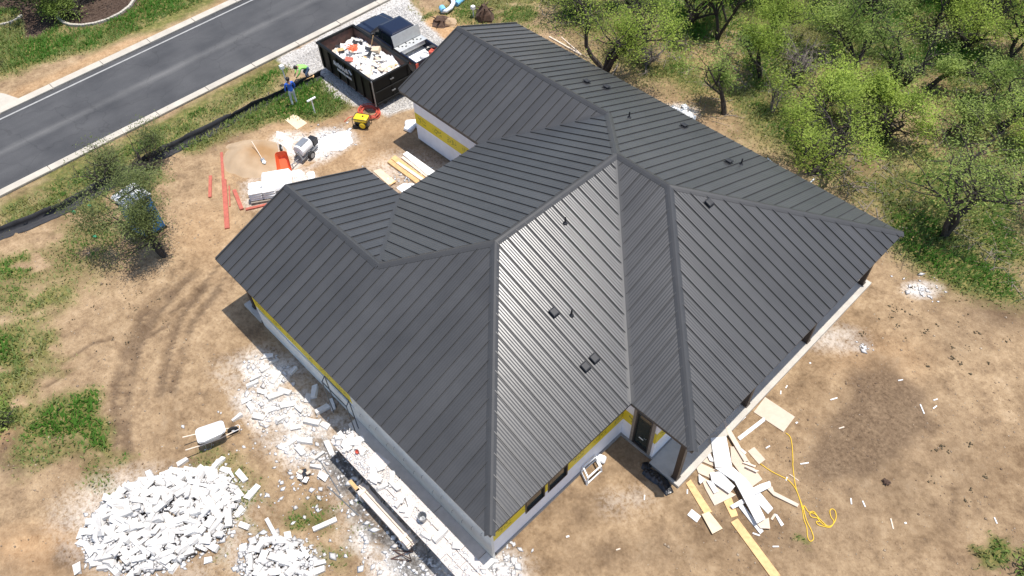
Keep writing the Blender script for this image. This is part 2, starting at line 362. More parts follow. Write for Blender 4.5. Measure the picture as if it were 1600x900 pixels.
def ground_material():
    m = bpy.data.materials.new('ground'); m.use_nodes = True; MAT['ground'] = m
    nt = m.node_tree; N = nt.nodes; L = nt.links; p = N['Principled BSDF']; p.inputs['Roughness'].default_value = .95; p.inputs['Specular IOR Level'].default_value = .15
    tc = N.new('ShaderNodeTexCoord')
    def noise(s, d=8, r=.6):
        n = N.new('ShaderNodeTexNoise'); n.inputs['Scale'].default_value = s; n.inputs['Detail'].default_value = d; n.inputs['Roughness'].default_value = r
        L.new(tc.outputs['Object'], n.inputs['Vector']); return n.outputs['Fac']
    def ramp(f, stops):
        r = N.new('ShaderNodeValToRGB'); L.new(f, r.inputs['Fac']); e = r.color_ramp.elements
        while len(e) < len(stops): e.new(.5)
        for k, (q, c) in enumerate(stops): e[k].position = q; e[k].color = tuple(c) + (1,)
        return r.outputs['Color']
    def mix(f, a, b, mode='MIX'):
        x = N.new('ShaderNodeMix'); x.data_type = 'RGBA'; x.blend_type = mode
        if isinstance(f, float): x.inputs[0].default_value = f
        else: L.new(f, x.inputs[0])
        L.new(a, x.inputs[6]) if not isinstance(a, tuple) else setattr(x.inputs[6], 'default_value', a + (1,))
        L.new(b, x.inputs[7]) if not isinstance(b, tuple) else setattr(x.inputs[7], 'default_value', b + (1,))
        return x.outputs[2]
    def mth(op, a, b, clamp=True):
        x = N.new('ShaderNodeMath'); x.operation = op; x.use_clamp = clamp
        for k, q in enumerate((a, b)):
            if isinstance(q, float): x.inputs[k].default_value = q
            else: L.new(q, x.inputs[k])
        return x.outputs[0]
    def att(n, sock):
        a = N.new('ShaderNodeAttribute'); a.attribute_name = n; s = N.new('ShaderNodeSeparateColor'); L.new(a.outputs['Color'], s.inputs[0])
        return s.outputs[0], s.outputs[1], s.outputs[2], a.outputs['Alpha']
    gA = att('mA', 0); gB = att('mB', 0)
    nb = noise(1.1, 12, .74); nf = noise(7.0, 10, .78); nm = noise(3.2, 9, .70); ns = noise(0.28, 4, .5)
    base = ramp(nb, [(.33, (.135, .090, .053)), (.45, (.268, .184, .107)), (.56, (.380, .270, .160)), (.70, (.475, .358, .232))])
    base = mix(mth('MULTIPLY', ns, .5), base, ramp(nm, [(.35, (.29, .195, .115)), (.65, (.43, .31, .195))]))
    fine = ramp(nf, [(.30, (.42, .39, .36)), (.41, (.84, .82, .80)), (.52, (1.0, 1.0, 1.0)), (.66, (1.14, 1.13, 1.11)), (.74, (1.3, 1.28, 1.25))])
    big = ramp(noise(.22, 7, .66), [(.32, (.66, .62, .59)), (.48, (.96, .95, .94)), (.66, (1.12, 1.12, 1.12))])
    fine = mix(1.0, fine, big, 'MULTIPLY')
    def brk(mask, n, k=1.6):            # break a mask's edge up with noise
        return mth('MULTIPLY', mth('SUBTRACT', mth('ADD', mask, n, False), .5), k)
    def brk2(mask, n, k=2.0):
        t = mth('MULTIPLY', mask, k, False); u = mth('SUBTRACT', n, .5, False); u = mth('MULTIPLY', u, 1.4, False)
        v = mth('ADD', mask, u, False); v = mth('MULTIPLY', v, k, False); v = mth('MINIMUM', v, t, False)
        return mth('MAXIMUM', v, 0.0)
    c = mix(brk2(gA[3], nm, 1.2), base, ramp(nm, [(.35, (.40, .235, .115)), (.65, (.50, .335, .19))]))
    c = mix(mth('MULTIPLY', brk2(gA[1], nf, 1.5), .80), c, ramp(nf, [(.35, (.085, .056, .036)), (.65, (.185, .127, .080))]))
    c = mix(brk2(gA[0], nf, 1.5), c, ramp(nm, [(.32, (.075, .095, .025)), (.52, (.16, .155, .05)), (.70, (.32, .26, .11))]))
    c = mix(brk2(gA[2], nf, 1.5), c, ramp(nf, [(.35, (.50, .46, .41)), (.6, (.74, .71, .67))]))
    c = mix(brk2(gB[1], nf, 3.0), c, ramp(noise(14, 4, .8), [(.35, (.24, .225, .205)), (.5, (.46, .44, .41)), (.68, (.62, .60, .57))]))
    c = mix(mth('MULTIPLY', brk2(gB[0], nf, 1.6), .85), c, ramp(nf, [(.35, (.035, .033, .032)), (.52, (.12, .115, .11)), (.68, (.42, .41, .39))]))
    c = mix(brk2(gB[2], nf, 2.2), c, ramp(nf, [(.35, (.045, .028, .02)), (.65, (.12, .085, .065))]))
    c = mix(1.0, c, fine, 'MULTIPLY')
    L.new(c, p.inputs['Base Color'])
    b = N.new('ShaderNodeBump'); b.inputs['Strength'].default_value = .9; b.inputs['Distance'].default_value = .06
    L.new(mth('ADD', nf, nm, False), b.inputs['Height']); L.new(b.outputs[0], p.inputs['Normal'])
ground_material()
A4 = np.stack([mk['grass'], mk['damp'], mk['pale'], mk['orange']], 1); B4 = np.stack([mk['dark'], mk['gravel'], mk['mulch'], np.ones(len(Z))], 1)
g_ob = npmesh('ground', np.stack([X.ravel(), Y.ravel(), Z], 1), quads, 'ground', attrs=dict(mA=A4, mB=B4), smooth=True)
tag(g_ob, 'bare tan building-site soil with tyre tracks, damp patches and weeds', 'ground', kind='structure')

# ------------------------------------------------------------------ road, kerbs, painted line
def asphalt():
    m = mat('asphalt', (.052, .053, .056), rough=.85, spec=.3, var=.0)
    nt = m.node_tree; N = nt.nodes; L = nt.links; p = N['Principled BSDF']; tc = N.new('ShaderNodeTexCoord')
    mp = N.new('ShaderNodeMapping'); mp.inputs['Scale'].default_value = (1.0, .16, 1); L.new(tc.outputs['Object'], mp.inputs[0])
    n1 = N.new('ShaderNodeTexNoise'); n1.inputs['Scale'].default_value = 1.4; n1.inputs['Detail'].default_value = 7; L.new(mp.outputs[0], n1.inputs[0])
    n2 = N.new('ShaderNodeTexNoise'); n2.inputs['Scale'].default_value = 30; n2.inputs['Detail'].default_value = 4; L.new(tc.outputs['Object'], n2.inputs[0])
    r = N.new('ShaderNodeValToRGB'); L.new(n1.outputs[0], r.inputs[0]); e = r.color_ramp.elements
    e[0].position = .25; e[0].color = (.056, .057, .060, 1); e[1].position = .78; e[1].color = (.076, .077, .080, 1)
    r2 = N.new('ShaderNodeValToRGB'); L.new(n2.outputs[0], r2.inputs[0]); r2.color_ramp.elements[0].color = (.7, .7, .7, 1); r2.color_ramp.elements[1].color = (1.3, 1.3, 1.3, 1)
    at = N.new('ShaderNodeAttribute'); at.attribute_name = 'seam'
    mx0 = N.new('ShaderNodeMix'); mx0.data_type = 'RGBA'; mu = N.new('ShaderNodeMath'); mu.operation = 'MULTIPLY'; L.new(at.outputs['Fac'], mu.inputs[0]); L.new(n1.outputs[0], mu.inputs[1])
    L.new(mu.outputs[0], mx0.inputs[0]); L.new(r.outputs[0], mx0.inputs[6]); mx0.inputs[7].default_value = (.15, .148, .145, 1)
    mx = N.new('ShaderNodeMix'); mx.data_type = 'RGBA'; mx.blend_type = 'MULTIPLY'; mx.inputs[0].default_value = 1
    L.new(mx0.outputs[2], mx.inputs[6]); L.new(r2.outputs[0], mx.inputs[7])
    vo = N.new('ShaderNodeTexVoronoi'); vo.feature = 'DISTANCE_TO_EDGE'; vo.inputs['Scale'].default_value = .35; nw = N.new('ShaderNodeTexNoise'); nw.inputs['Scale'].default_value = 1.5
    ad = N.new('ShaderNodeMixRGB'); ad.blend_type = 'ADD'; ad.inputs[0].default_value = .8; L.new(tc.outputs['Object'], nw.inputs[0]); L.new(tc.outputs['Object'], ad.inputs[1]); L.new(nw.outputs['Color'], ad.inputs[2]); L.new(ad.outputs[0], vo.inputs['Vector'])
    rc = N.new('ShaderNodeValToRGB'); L.new(vo.outputs['Distance'], rc.inputs[0]); rc.color_ramp.elements[0].position = .004; rc.color_ramp.elements[0].color = (.84, .84, .84, 1); rc.color_ramp.elements[1].position = .012
    n3 = N.new('ShaderNodeTexNoise'); n3.inputs['Scale'].default_value = .5; n3.inputs['Detail'].default_value = 6; L.new(tc.outputs['Object'], n3.inputs[0])
    rp = N.new('ShaderNodeValToRGB'); L.new(n3.outputs[0], rp.inputs[0]); rp.color_ramp.elements[0].position = .3; rp.color_ramp.elements[0].color = (.78, .78, .79, 1); rp.color_ramp.elements[1].position = .62; rp.color_ramp.elements[1].color = (1.12, 1.1, 1.08, 1)
    m1 = N.new('ShaderNodeMix'); m1.data_type = 'RGBA'; m1.blend_type = 'MULTIPLY'; m1.inputs[0].default_value = 1; L.new(mx.outputs[2], m1.inputs[6]); L.new(rc.outputs[0], m1.inputs[7])
    m2 = N.new('ShaderNodeMix'); m2.data_type = 'RGBA'; m2.blend_type = 'MULTIPLY'; m2.inputs[0].default_value = 1; L.new(m1.outputs[2], m2.inputs[6]); L.new(rp.outputs[0], m2.inputs[7]); L.new(m2.outputs[2], p.inputs['Base Color'])
asphalt()
ys = np.concatenate([np.arange(-500, -30, 20), np.arange(-30, 70, 1.0), np.arange(70, 520, 20)])
rows = []; seam = []
us = np.linspace(0, 1, 15)
for y in ys:
    xn, xf = road_near(y), road_far(y)
    for u in us: rows.append((xn + (xf - xn) * u, y, 0.006 + .05 * (1 - abs(2 * u - 1)))); seam.append(max(0, 1 - abs(u - .5) / .045))
nu = len(us); I = np.arange(len(rows)).reshape(len(ys), nu)
q = np.stack([I[:-1, :-1], I[1:, :-1], I[1:, 1:], I[:-1, 1:]], -1).reshape(-1, 4)
rd = npmesh('road', rows, q, 'asphalt', attrs=dict(seam=seam), smooth=True)
tag(rd, 'dark grey asphalt road with a pale worn centre seam', 'road', kind='structure')
def strip(name, f0, f1, z0, z1, mt, label, cat, bev=0):
    m = MB()
    for i in range(len(ys) - 1):
        a, b = ys[i], ys[i + 1]
        m.add([(f0(a), a, z0), (f1(a), a, z0), (f1(a), a, z1), (f0(a), a, z1), (f0(b), b, z0), (f1(b), b, z0), (f1(b), b, z1), (f0(b), b, z1)],
              [(3, 7, 6, 2), (0, 3, 2, 1) if i == 0 else (0, 4, 7, 3), (0, 4, 7, 3) if i == 0 else (1, 2, 6, 5), (1, 2, 6, 5)])
    o = m.build(name, mt); tag(o, label, cat, kind='structure'); return o
def kerb(f0, f1, label):
    o = strip('kerb', f0, f1, -.2, .045, 'kerb_concrete', label, 'kerb')
    for k in range(24):                      # cast segments with open joints where the road can be seen
        a, b = -14 + 3.0 * k + .014, -14 + 3.0 * (k + 1) - .014; m = MB(); zt = .11 + .006 * math.sin(k * 2.7)
        m.loft([[(f0(a), a, -.1), (f1(a), a, -.1), (f1(a), a, zt - .004), (f0(a), a, zt)], [(f0(b), b, -.1), (f1(b), b, -.1), (f1(b), b, zt - .004), (f0(b), b, zt)]]); m.build('kerb_segment', 'kerb_concrete', o, bev=.012)
kerb(lambda y: road_near(y) - .02, lambda y: road_near(y) + .42, 'pale concrete kerb on the building-site side of the road')
kerb(lambda y: road_far(y) - .95, lambda y: road_far(y) - .42, 'pale concrete kerb along the lawn side of the road')
strip('road_gutter', lambda y: road_far(y) - .43, lambda y: road_far(y) + .02, -.05, .012, 'asphalt', 'dark asphalt gutter strip beside the far kerb', 'gutter')
strip('road_marking', lambda y: road_far(y) - .06, lambda y: road_far(y) + .06, .0, .0185, 'road_line', 'thin white edge line painted along the road', 'marking')
# ------------------------------------------------------------------ the house
EH = 3.1                                   # eave height
L1, D, T_, BG, GG, EE, LG, PT = 15.766, 6.72, 3.023, 11.998, 3.970, 2.558, 19.166, 0.3913
BR = BG + 2 * GG; WR = D - T_              # back eave, wing half width
SEAM = 0.457
house = thing('house', 'new single-storey house with dark grey ribbed metal roof, unfinished walls', 'house', (0, 0, 0))
def wl(z): return EH + z
# each roof plane: (run axis eaves) u = along eave, v = up the slope in plan; map(u, v) -> x, y ; z = EH + PT * v
PL = {
 'W': dict(map=lambda u, v: (u, v), u0=-L1, u1=0.0, lo=lambda u: 0.0, hi=lambda u: min(WR if u < -D - T_ else 1e9, -u, 1e9) if u >= -D or u < -D - T_ else u + 2 * D, kinks=[-D - T_, -D]),
 'V': dict(map=lambda u, v: (u, 2 * WR - v), u0=-L1, u1=-D - T_, lo=lambda u: 0.0 if u < -2 * D else (u + 2 * D), hi=lambda u: WR, kinks=[-2 * D]),
 'M': dict(map=lambda u, v: (-2 * D + v, u), u0=WR, u1=BG + GG, lo=lambda u: max(0.0, 2 * WR - u, u - BG), hi=lambda u: min(D, u + D - WR + WR - WR + (D - T_ - WR) + 0 if False else 1e9, D - (D - u) if u < D else 1e9, BR - u), kinks=[2 * WR, D, BG, BR - D]),
 'G': dict(map=lambda u, v: (u, BG + v), u0=-LG, u1=-2 * D + GG, lo=lambda u: max(0.0, u + 2 * D), hi=lambda u: GG, kinks=[-2 * D]),
 'S': dict(map=lambda u, v: (-v, u), u0=0.0, u1=BR - D, lo=lambda u: max(0.0, u - (BR - 2 * D)), hi=lambda u: min(u, D), kinks=[D, BR - 2 * D]),
 'T': dict(map=lambda u, v: (u, BR - 2 * D + v), u0=-D, u1=EE, lo=lambda u: max(0.0, -u), hi=lambda u: min(D, EE - u), kinks=[0.0, EE - D]),
 'U': dict(map=lambda u, v: (EE - v, u), u0=BR - 2 * D, u1=BR, lo=lambda u: 0.0, hi=lambda u: min(u - (BR - 2 * D), BR - u), kinks=[BR - D]),
 'R': dict(map=lambda u, v: (u, BR - v), u0=-LG, u1=EE, lo=lambda u: 0.0, hi=lambda u: GG if u < -2 * D + GG else min(D, u + 2 * D, EE - u), kinks=[-2 * D + GG, -D, EE - D]),
}
PL['W']['hi'] = lambda u: WR if u < -D - T_ else (u + 2 * D if u < -D else -u)
PL['M']['hi'] = lambda u: min(D, u, BR - u)
VAL = dict(V=0.10, M=0.10, G=0.10, S=0.10, T=0.10)          # panels stop short of the valleys
def P3(pl, u, v, dz=0.0):
    x, y = PL[pl]['map'](u, v); n = (1 + PT * PT) ** .5
    # dz measured along the slope normal
    ex, ey = PL[pl]['map'](u, v - PT * dz / n)
    return (ex, ey, EH + PT * v + dz / n)
# -- deck: solid wooden base under the panels
deck = MB()
def deck_plane(pl):
    p = PL[pl]; us = sorted(set([p['u0'], p['u1']] + [k for k in p['kinks'] if p['u0'] < k < p['u1']]))
    for a, b in zip(us[:-1], us[1:]):
        e = 1e-4
        q = [(a, p['lo'](a + e)), (b, p['lo'](b - e)), (b, p['hi'](b - e)), (a, p['hi'](a + e))]
        vs = [P3(pl, u, v, -0.02) for u, v in q]
        deck.add(vs, [(0, 1, 2, 3)])
for k in PL: deck_plane(k)
EAVE = [(0, 0), (0, BR - 2 * D), (EE, BR - 2 * D), (EE, BR), (-LG, BR), (-LG, BG), (-2 * D, BG), (-2 * D, 2 * WR), (-L1, 2 * WR), (-L1, 0)]
roof = deck.build('roof', 'roof_deck', house)
FZ = EH - 0.20
m = MB()
fa = []
for i in range(len(EAVE)):
    (x0, y0), (x1, y1) = EAVE[i], EAVE[(i + 1) % len(EAVE)]
    m.add([(x0, y0, FZ), (x1, y1, FZ), (x1, y1, EH - .014), (x0, y0, EH - .014)], [(0, 1, 2, 3)])
for xg, yb, yr, ye, zr in ((-L1, 0, WR, 2 * WR, PT * WR), (-LG, BG, BG + GG, BR, PT * GG)):       # rake boards
    m.add([(xg, yb, FZ), (xg, yr, EH + zr - .22), (xg, yr, EH + zr - .014), (xg, yb, EH - .014)], [(0, 1, 2, 3)])
    m.add([(xg, ye, FZ), (xg, yr, EH + zr - .22), (xg, yr, EH + zr - .014), (xg, ye, EH - .014)], [(0, 1, 2, 3)])
m.build('fascia', 'fascia', roof)
m = MB(); m.add([(x, y, FZ + .004) for x, y in EAVE], [tuple(range(len(EAVE)))]); m.build('soffit', 'soffit', roof)
# eave drip edge
m = MB()
for i in range(len(EAVE)):
    (x0, y0), (x1, y1) = EAVE[i], EAVE[(i + 1) % len(EAVE)]
    if i in (4, 8): continue
    d = Vector((x1 - x0, y1 - y0, 0)).normalized(); n = Vector((d.y, -d.x, 0))
    p0 = Vector((x0, y0, 0)) + n * .012; p1 = Vector((x1, y1, 0)) + n * .012
    m.beam((p0.x, p0.y, EH - .055), (p1.x, p1.y, EH - .055), .016, .10)
m.build('drip_edge', 'roof_trim', roof)
# -- metal panels
def profile():
    s = SEAM; pts = [(0.0, .002), (.0062, .003), (.0063, .030), (.0001, .031), (.0002, .041), (.024, .041), (.0241, .031), (.0179, .030), (.018, .003)]
    n = 4; a0 = .05; step = (s - a0 - .025) / n      # pencil ribs between the standing seams
    for k in range(n):
        c = a0 + step * k
        pts += [(c, .002), (c + step * .5, .0075)]
    pts += [(s - .025, .002), (s, .002)]; return pts
PROF = profile()
def panel(pl, ua):
    p = PL[pl]; cols = []
    xs = list(PROF)
    for k in p['kinks']:
        if ua + 1e-3 < k < ua + SEAM - 1e-3:
            du = k - ua; zz = np.interp(du, [q[0] for q in PROF], [q[1] for q in PROF]); xs += [(du - 1e-3, zz), (du + 1e-3, zz)]
    if len(xs) > len(PROF): head, rest = xs[:9], sorted(xs[9:]); xs = head + rest
    for du, z in xs:
        u = ua + du
        if u < p['u0'] - 1e-6 or u > p['u1'] + 1e-6: continue
        uu = min(max(u, p['u0'] + 1e-5), p['u1'] - 1e-5)
        lo, hi = p['lo'](uu), p['hi'](uu)
        if lo > 1e-6: lo += VAL.get(pl, 0)
        if lo < 1e-6: lo = -0.03
        if hi - lo < 0.02: continue
        cols.append((P3(pl, uu, lo, z), P3(pl, uu, hi - .004, z)))
    if len(cols) < 2: return
    m = MB(); vs = [c for pr in cols for c in pr]
    m.add(vs, [(2 * i, 2 * i + 2, 2 * i + 3, 2 * i + 1) for i in range(len(cols) - 1)])
    me_o = m.build('panel', 'roof_metal', roof); return me_o
START = dict(W=-L1, V=-L1, M=WR - .2, G=-LG, S=-.1, T=-D - .05, U=BR - 2 * D - .12, R=-LG)
for pl, p in PL.items():
    u = START[pl]
    while u < p['u1'] - .03:
        panel(pl, u); u += SEAM
# -- ridge and hip caps: folded metal over two planes
def cap(A, B, side1, side2, wd=.17, lift=.048, name='ridge_cap'):
    """A, B: (x,y,z) ends; side1, side2: plan unit directions pointing down each slope, perpendicular to the line"""
    A, B = Vector(A), Vector(B); d = (B - A).normalized(); m = MB(); loops = []
    for P in (A - d * .02, B + d * .02):
        l = []
        for s, k in ((side1, 1.0), (side1, .45)):
            l.append(P + Vector(s) * wd * k)
        l.append(P + Vector((0, 0, .012)))
        for s, k in ((side2, .45), (side2, 1.0)):
            l.append(P + Vector(s) * wd * k)
        l = [q + Vector((0, 0, lift)) for q in l]; l[0].z -= .03; l[-1].z -= .03
        l = l + [q + Vector((0, 0, -.012)) for q in reversed(l)]
        loops.append(l)
    m.loft(loops); return m.build(name, 'roof_trim', roof)
def slope_dir(pl):           # vector pointing down the slope of plane pl, unit in plan
    a = Vector(PL[pl]['map'](0, 0)); b = Vector(PL[pl]['map'](0, 1)); d = (a - b); return Vector((d.x, d.y, -PT))
def hipside(A, B, pl):
    """direction inside plane pl, perpendicular (in plan) to line AB, pointing away from the line"""
    d = Vector((B[0] - A[0], B[1] - A[1], 0)).normalized(); s = slope_dir(pl); pd = Vector((s.x, s.y, 0)); t = pd - d * pd.dot(d)
    t.normalize(); z = -PT * (t.dot(pd)); return Vector((t.x, t.y, z))
def R3(x, y, v): return (x, y, EH + PT * v)
C0 = R3(0, 0, 0); P1 = R3(-D, D, D); P2 = R3(-D - T_, WR, WR); P3_ = R3(-L1, WR, WR); P8 = R3(-LG, BG + GG, GG); P10 = R3(-2 * D + GG, BG + GG, GG)
P11 = R3(-D, BR - D, D); P12 = R3(EE - D, BR - D, D); P13 = R3(EE, BR - 2 * D, 0); P15 = R3(EE, BR, 0)
for A, B, a, b in ((P3_, P2, 'W', 'V'), (P2, P1, 'W', 'M'), (C0, P1, 'W', 'S'), (P1, P11, 'M', 'S'), (P8, P10, 'G', 'R'), (P10, P11, 'M', 'R'), (P11, P12, 'T', 'R'), (P13, P12, 'T', 'U'), (P15, P12, 'U', 'R')):
    cap(A, B, hipside(A, B, a), hipside(A, B, b))
for A, B, a, b in ((R3(-2 * D, 2 * WR, 0), P2, 'V', 'M'), (R3(-2 * D, BG, 0), P10, 'M', 'G'), (R3(0, BR - 2 * D, 0), P11, 'S', 'T')):
    s1, s2 = hipside(A, B, a), hipside(A, B, b)
    # valley: away from the line both sides climb
    m = MB(); A_, B_ = Vector(A), Vector(B); loops = []
    for Pq in (A_, B_):
        loops.append([Pq + Vector((-s1.x, -s1.y, -s1.z)) * .13 + Vector((0, 0, .004)), Pq + Vector((0, 0, .012)), Pq + Vector((-s2.x, -s2.y, -s2.z)) * .13 + Vector((0, 0, .004)), Pq + Vector((0, 0, -.01))])
    m.loft(loops); m.build('valley_flashing', 'roof_trim', roof)
for xg, yb, yr, ye, vr in ((-L1, 0, WR, 2 * WR, WR), (-LG, BG, BG + GG, BR, GG)):
    m = MB(); m.beam((xg - .01, yb, EH + .02), (xg - .01, yr, EH + PT * vr + .02), .05, .07); m.beam((xg - .01, ye, EH + .02), (xg - .01, yr, EH + PT * vr + .02), .05, .07); m.build('rake_trim', 'roof_trim', roof)
# -- roof vents and pipes
PN = dict(S=((PT, 0, 1), EH), U=((PT, 0, 1), EH + PT * EE), R=((0, PT, 1), EH + PT * BR))
def roof_at(pl, px, py): return Vector(onplane(px, py, *PN[pl]))
def frame(pl):
    n = Vector(PN[pl][0]).normalized(); d = slope_dir(pl).normalized(); s = n.cross(d); return Matrix((d, s, n)).transposed(), n
for pl, px, py in (('S', 865, 489), ('S', 928, 561), ('S', 914, 574), ('U', 1107, 318), ('R', 916, 129), ('R', 947, 138), ('R', 1068, 198), ('R', 1138, 254)):
    c = roof_at(pl, px, py); M, n = frame(pl); m = MB()
    m.box(c + n * .02, (.34, .31, .02), M=M); m.box(c + n * .06, (.22, .21, .08), M=M)
    q = M @ Vector((1, 0, 0)); s = M @ Vector((0, 1, 0))
    def rect(z, a, b, off=0): return [c + n * z + q * (sx * a + off) + s * sy * b for sx, sy in ((-1, -1), (1, -1), (1, 1), (-1, 1))]
    m.loft([rect(.085, .150, .140), rect(.105, .152, .143), rect(.135, .125, .12), rect(.142, .09, .09)])
    m.build('roof_vent', 'vent_black', roof, bev=.012)
for pl, px, py in (('S', 883, 349), ('S', 893, 493), ('R', 983, 184), ('R', 1158, 257)):
    c = roof_at(pl, px, py); m = MB()
    m.lathe([(.09, -.02), (.085, .03), (.045, .07), (.04, .10)], c, n=14); m.lathe([(.032, 0), (.032, .30), (.026, .30), (.026, .2)], c, n=12)
    m.build('vent_pipe', 'vent_black', roof)
# -- walls
WT = FZ                                    # wall top
def wallbox(p, q, th, z0, z1, name, mt, inside, parent=None):
    (x0, y0), (x1, y1) = p, q; d = Vector((x1 - x0, y1 - y0, 0)).normalized(); n = Vector(inside)
    m = MB(); m.loft([[(x0, y0, z0), (x1, y1, z0), (x1 + n.x * th, y1 + n.y * th, z0), (x0 + n.x * th, y0 + n.y * th, z0)], [(x0, y0, z1), (x1, y1, z1), (x1 + n.x * th, y1 + n.y * th, z1), (x0 + n.x * th, y0 + n.y * th, z1)]])
    return m.build(name, mt, parent or house)
SLAB = 0.10
# house slab
m = MB(); m.prism([(-.36, .48), (-.36, 6.80), (1.09, 6.80), (1.09, 19.46), (-18.69, 19.46), (-18.69, 12.48), (-13.08, 12.48), (-13.08, 6.91), (-14.34, 6.91), (-14.34, .48)], -.15, SLAB - .004); m.build('foundation_slab', 'slab_dirty', house)
# S wall with two window openings
def pS(px, py): v = onplane(px, py, (1, 0, 0), -.42); return v[1], v[2]
wb0 = pS(821, 802); wb1 = pS(851, 772); wb2 = pS(856, 766); wb3 = pS(886, 741)
wz0 = (wb0[1] + wb3[1]) / 2; wz1 = WT - .28
wins = [(wb0[0], wb1[0]), (wb2[0], wb3[0])]
def wall_with_openings(name, fix, axis, u0, u1, z0, z1, openings, th, mt):
    """axis 'y': wall in plane x = fix running along y, openings list of (ua, ub, za, zb); thickness towards th sign"""
    m = MB(); ops = sorted(openings)
    def bx(ua, ub, za, zb):
        if ub - ua < 1e-4 or zb - za < 1e-4: return
        if axis == 'y': m.b2((fix, ua, za), (fix + th, ub, zb))
        else: m.b2((ua, fix, za), (ub, fix + th, zb))
    cur = u0
    for ua, ub, za, zb in ops:
        bx(cur, ua, z0, z1); bx(ua, ub, z0, za); bx(ua, ub, zb, z1); cur = ub
    bx(cur, u1, z0, z1)
    return m.build(name, mt, house)
wall_with_openings('wall', -.42, 'y', .42, 6.85, SLAB, WT, [(a, b, wz0, wz1) for a, b in wins], -.16, 'sheathing')
def pT(px, py): v = onplane(px, py, (0, 1, 0), 6.85); return v[0], v[2]
d0 = pT(989, 681)[0]; d1 = pT(1013, 698)[0]
wall_with_openings('wall', 6.85, 'x', -.417, 1.03, SLAB, WT, [(d0, d1, SLAB + .02, 2.25)], .16, 'sheathing')
wall_with_openings('wall', 1.03, 'y', 6.85 + .163, 19.52, SLAB, WT, [(9.0, 9.9, SLAB + .02, 2.25), (12.2, 14.0, 1.0, 2.3), (16.5, 18.0, 1.0, 2.3)], -.16, 'sheathing')
wall_with_openings('wall', 19.52, 'x', -18.75, .867, SLAB, WT, [(-16, -14.6, 1, 2.3), (-10, -8.4, 1, 2.3), (-5, -3.2, 1, 2.3)], -.16, 'sheathing')
wall_with_openings('wall', -18.75, 'y', 12.42, 19.357, SLAB, WT, [], .16, 'sheathing')
wall_with_openings('wall', 12.42, 'x', -18.587, -13.02, SLAB, WT, [], .16, 'sheathing')
wall_with_openings('wall', -13.02, 'y', 6.97, 12.417, SLAB, WT, [(8.0, 9.1, SLAB + .02, 2.25), (10.2, 11.4, 1.0, 2.2)], .16, 'sheathing')
wall_with_openings('wall', 6.97, 'x', -14.4, -12.863, SLAB, WT, [], -.16, 'sheathing')
wall_with_openings('wall', -14.4, 'y', .42, 6.807, SLAB, WT, [(3.0, 4.2, SLAB + .02, 2.25)], .16, 'sheathing')
wall_with_openings('wall', .42, 'x', -14.237, -.583, SLAB, WT, [], .16, 'sheathing')
m = MB()                                    # gable walls above the eaves
for xg, yb, yr, ye, vr in ((-L1 + .9, .42, WR, 2 * WR - .42, WR), (-LG + .42, BG + .42, BG + GG, BR - .42, GG)):
    hh = PT * (vr - .42)
    m.loft([[(xg, yb, WT + .003), (xg, ye, WT + .003), (xg, yr, WT + hh)], [(xg + .12, yb, WT + .003), (xg + .12, ye, WT + .003), (xg + .12, yr, WT + hh)]])
m.build('gable_wall', 'sheathing', house)
# windows and door
def window_y(xf, ua, ub, za, zb, out=1):
    m = MB(); t = .055; x0, x1 = xf - .10 * out, xf + .025 * out
    for lo, hi in (((x0, ua, za), (x1, ua + t, zb)), ((x0, ub - t, za), (x1, ub, zb)), ((x0, ua + t, za), (x1, ub - t, za + t)), ((x0, ua + t, zb - t), (x1, ub - t, zb))): m.b2(lo, hi)
    o = m.build('window', 'window_frame', house)
    g = MB(); g.b2((xf - .055 * out, ua + t, za + t), (xf - .045 * out, ub - t, zb - t)); g.build('pane', 'glass_dark', o)
    return o
def window_x(yf, ua, ub, za, zb, out=-1, name='window'):
    m = MB(); t = .06; y0, y1 = yf - .10 * out, yf + .025 * out
    for lo, hi in (((ua, y0, za), (ua + t, y1, zb)), ((ub - t, y0, za), (ub, y1, zb)), ((ua + t, y0, za), (ub - t, y1, za + t * 1.6)), ((ua + t, y0, zb - t), (ub - t, y1, zb))): m.b2(lo, hi)
    o = m.build(name, 'window_frame', house)
    g = MB(); g.b2((ua + t, yf - .055 * out, za + t * 1.6), (ub - t, yf - .045 * out, zb - t)); g.build('pane', 'glass_dark', o)
    return o
for a, b in wins: window_y(-.42, a, b, wz0, wz1)
dr = window_x(6.85, d0, d1, SLAB + .02, 2.25, name='door')
h = MB(); h.tube([(d1 - .11, 6.80, 1.05), (d1 - .11, 6.77, 1.05), (d1 - .20, 6.77, 1.05)], .012); h.build('handle', 'steel', dr)
h = MB(); h.b2((d0 + .22, 6.885, .62), (d0 + .42, 6.893, .68)); h.build('sticker', 'white_paint', dr)
for a, b, z0, z1 in ((9.0, 9.9, .12, 2.25), (12.2, 14.0, 1.0, 2.3), (16.5, 18.0, 1.0, 2.3)): window_y(1.03, a, b, z0, z1)
for a, b in ((-16, -14.6), (-10, -8.4), (-5, -3.2)): window_x(19.52, a, b, 1, 2.3, out=1)
window_y(-13.02, 8.0, 9.1, .12, 2.25, out=-1); window_y(-13.02, 10.2, 11.4, 1.0, 2.2, out=-1); window_y(-14.4, 3.0, 4.2, .12, 2.25, out=-1)
# door jamb shims and trim boards on the T wall
m = MB(); m.b2((d0 - .12, 6.822, SLAB + .02), (d0 - .004, 6.847, 2.3)); m.b2((d1 + .004, 6.822, SLAB + .02), (d1 + .13, 6.847, 2.3)); m.build('door_trim', 'old_wood', house)
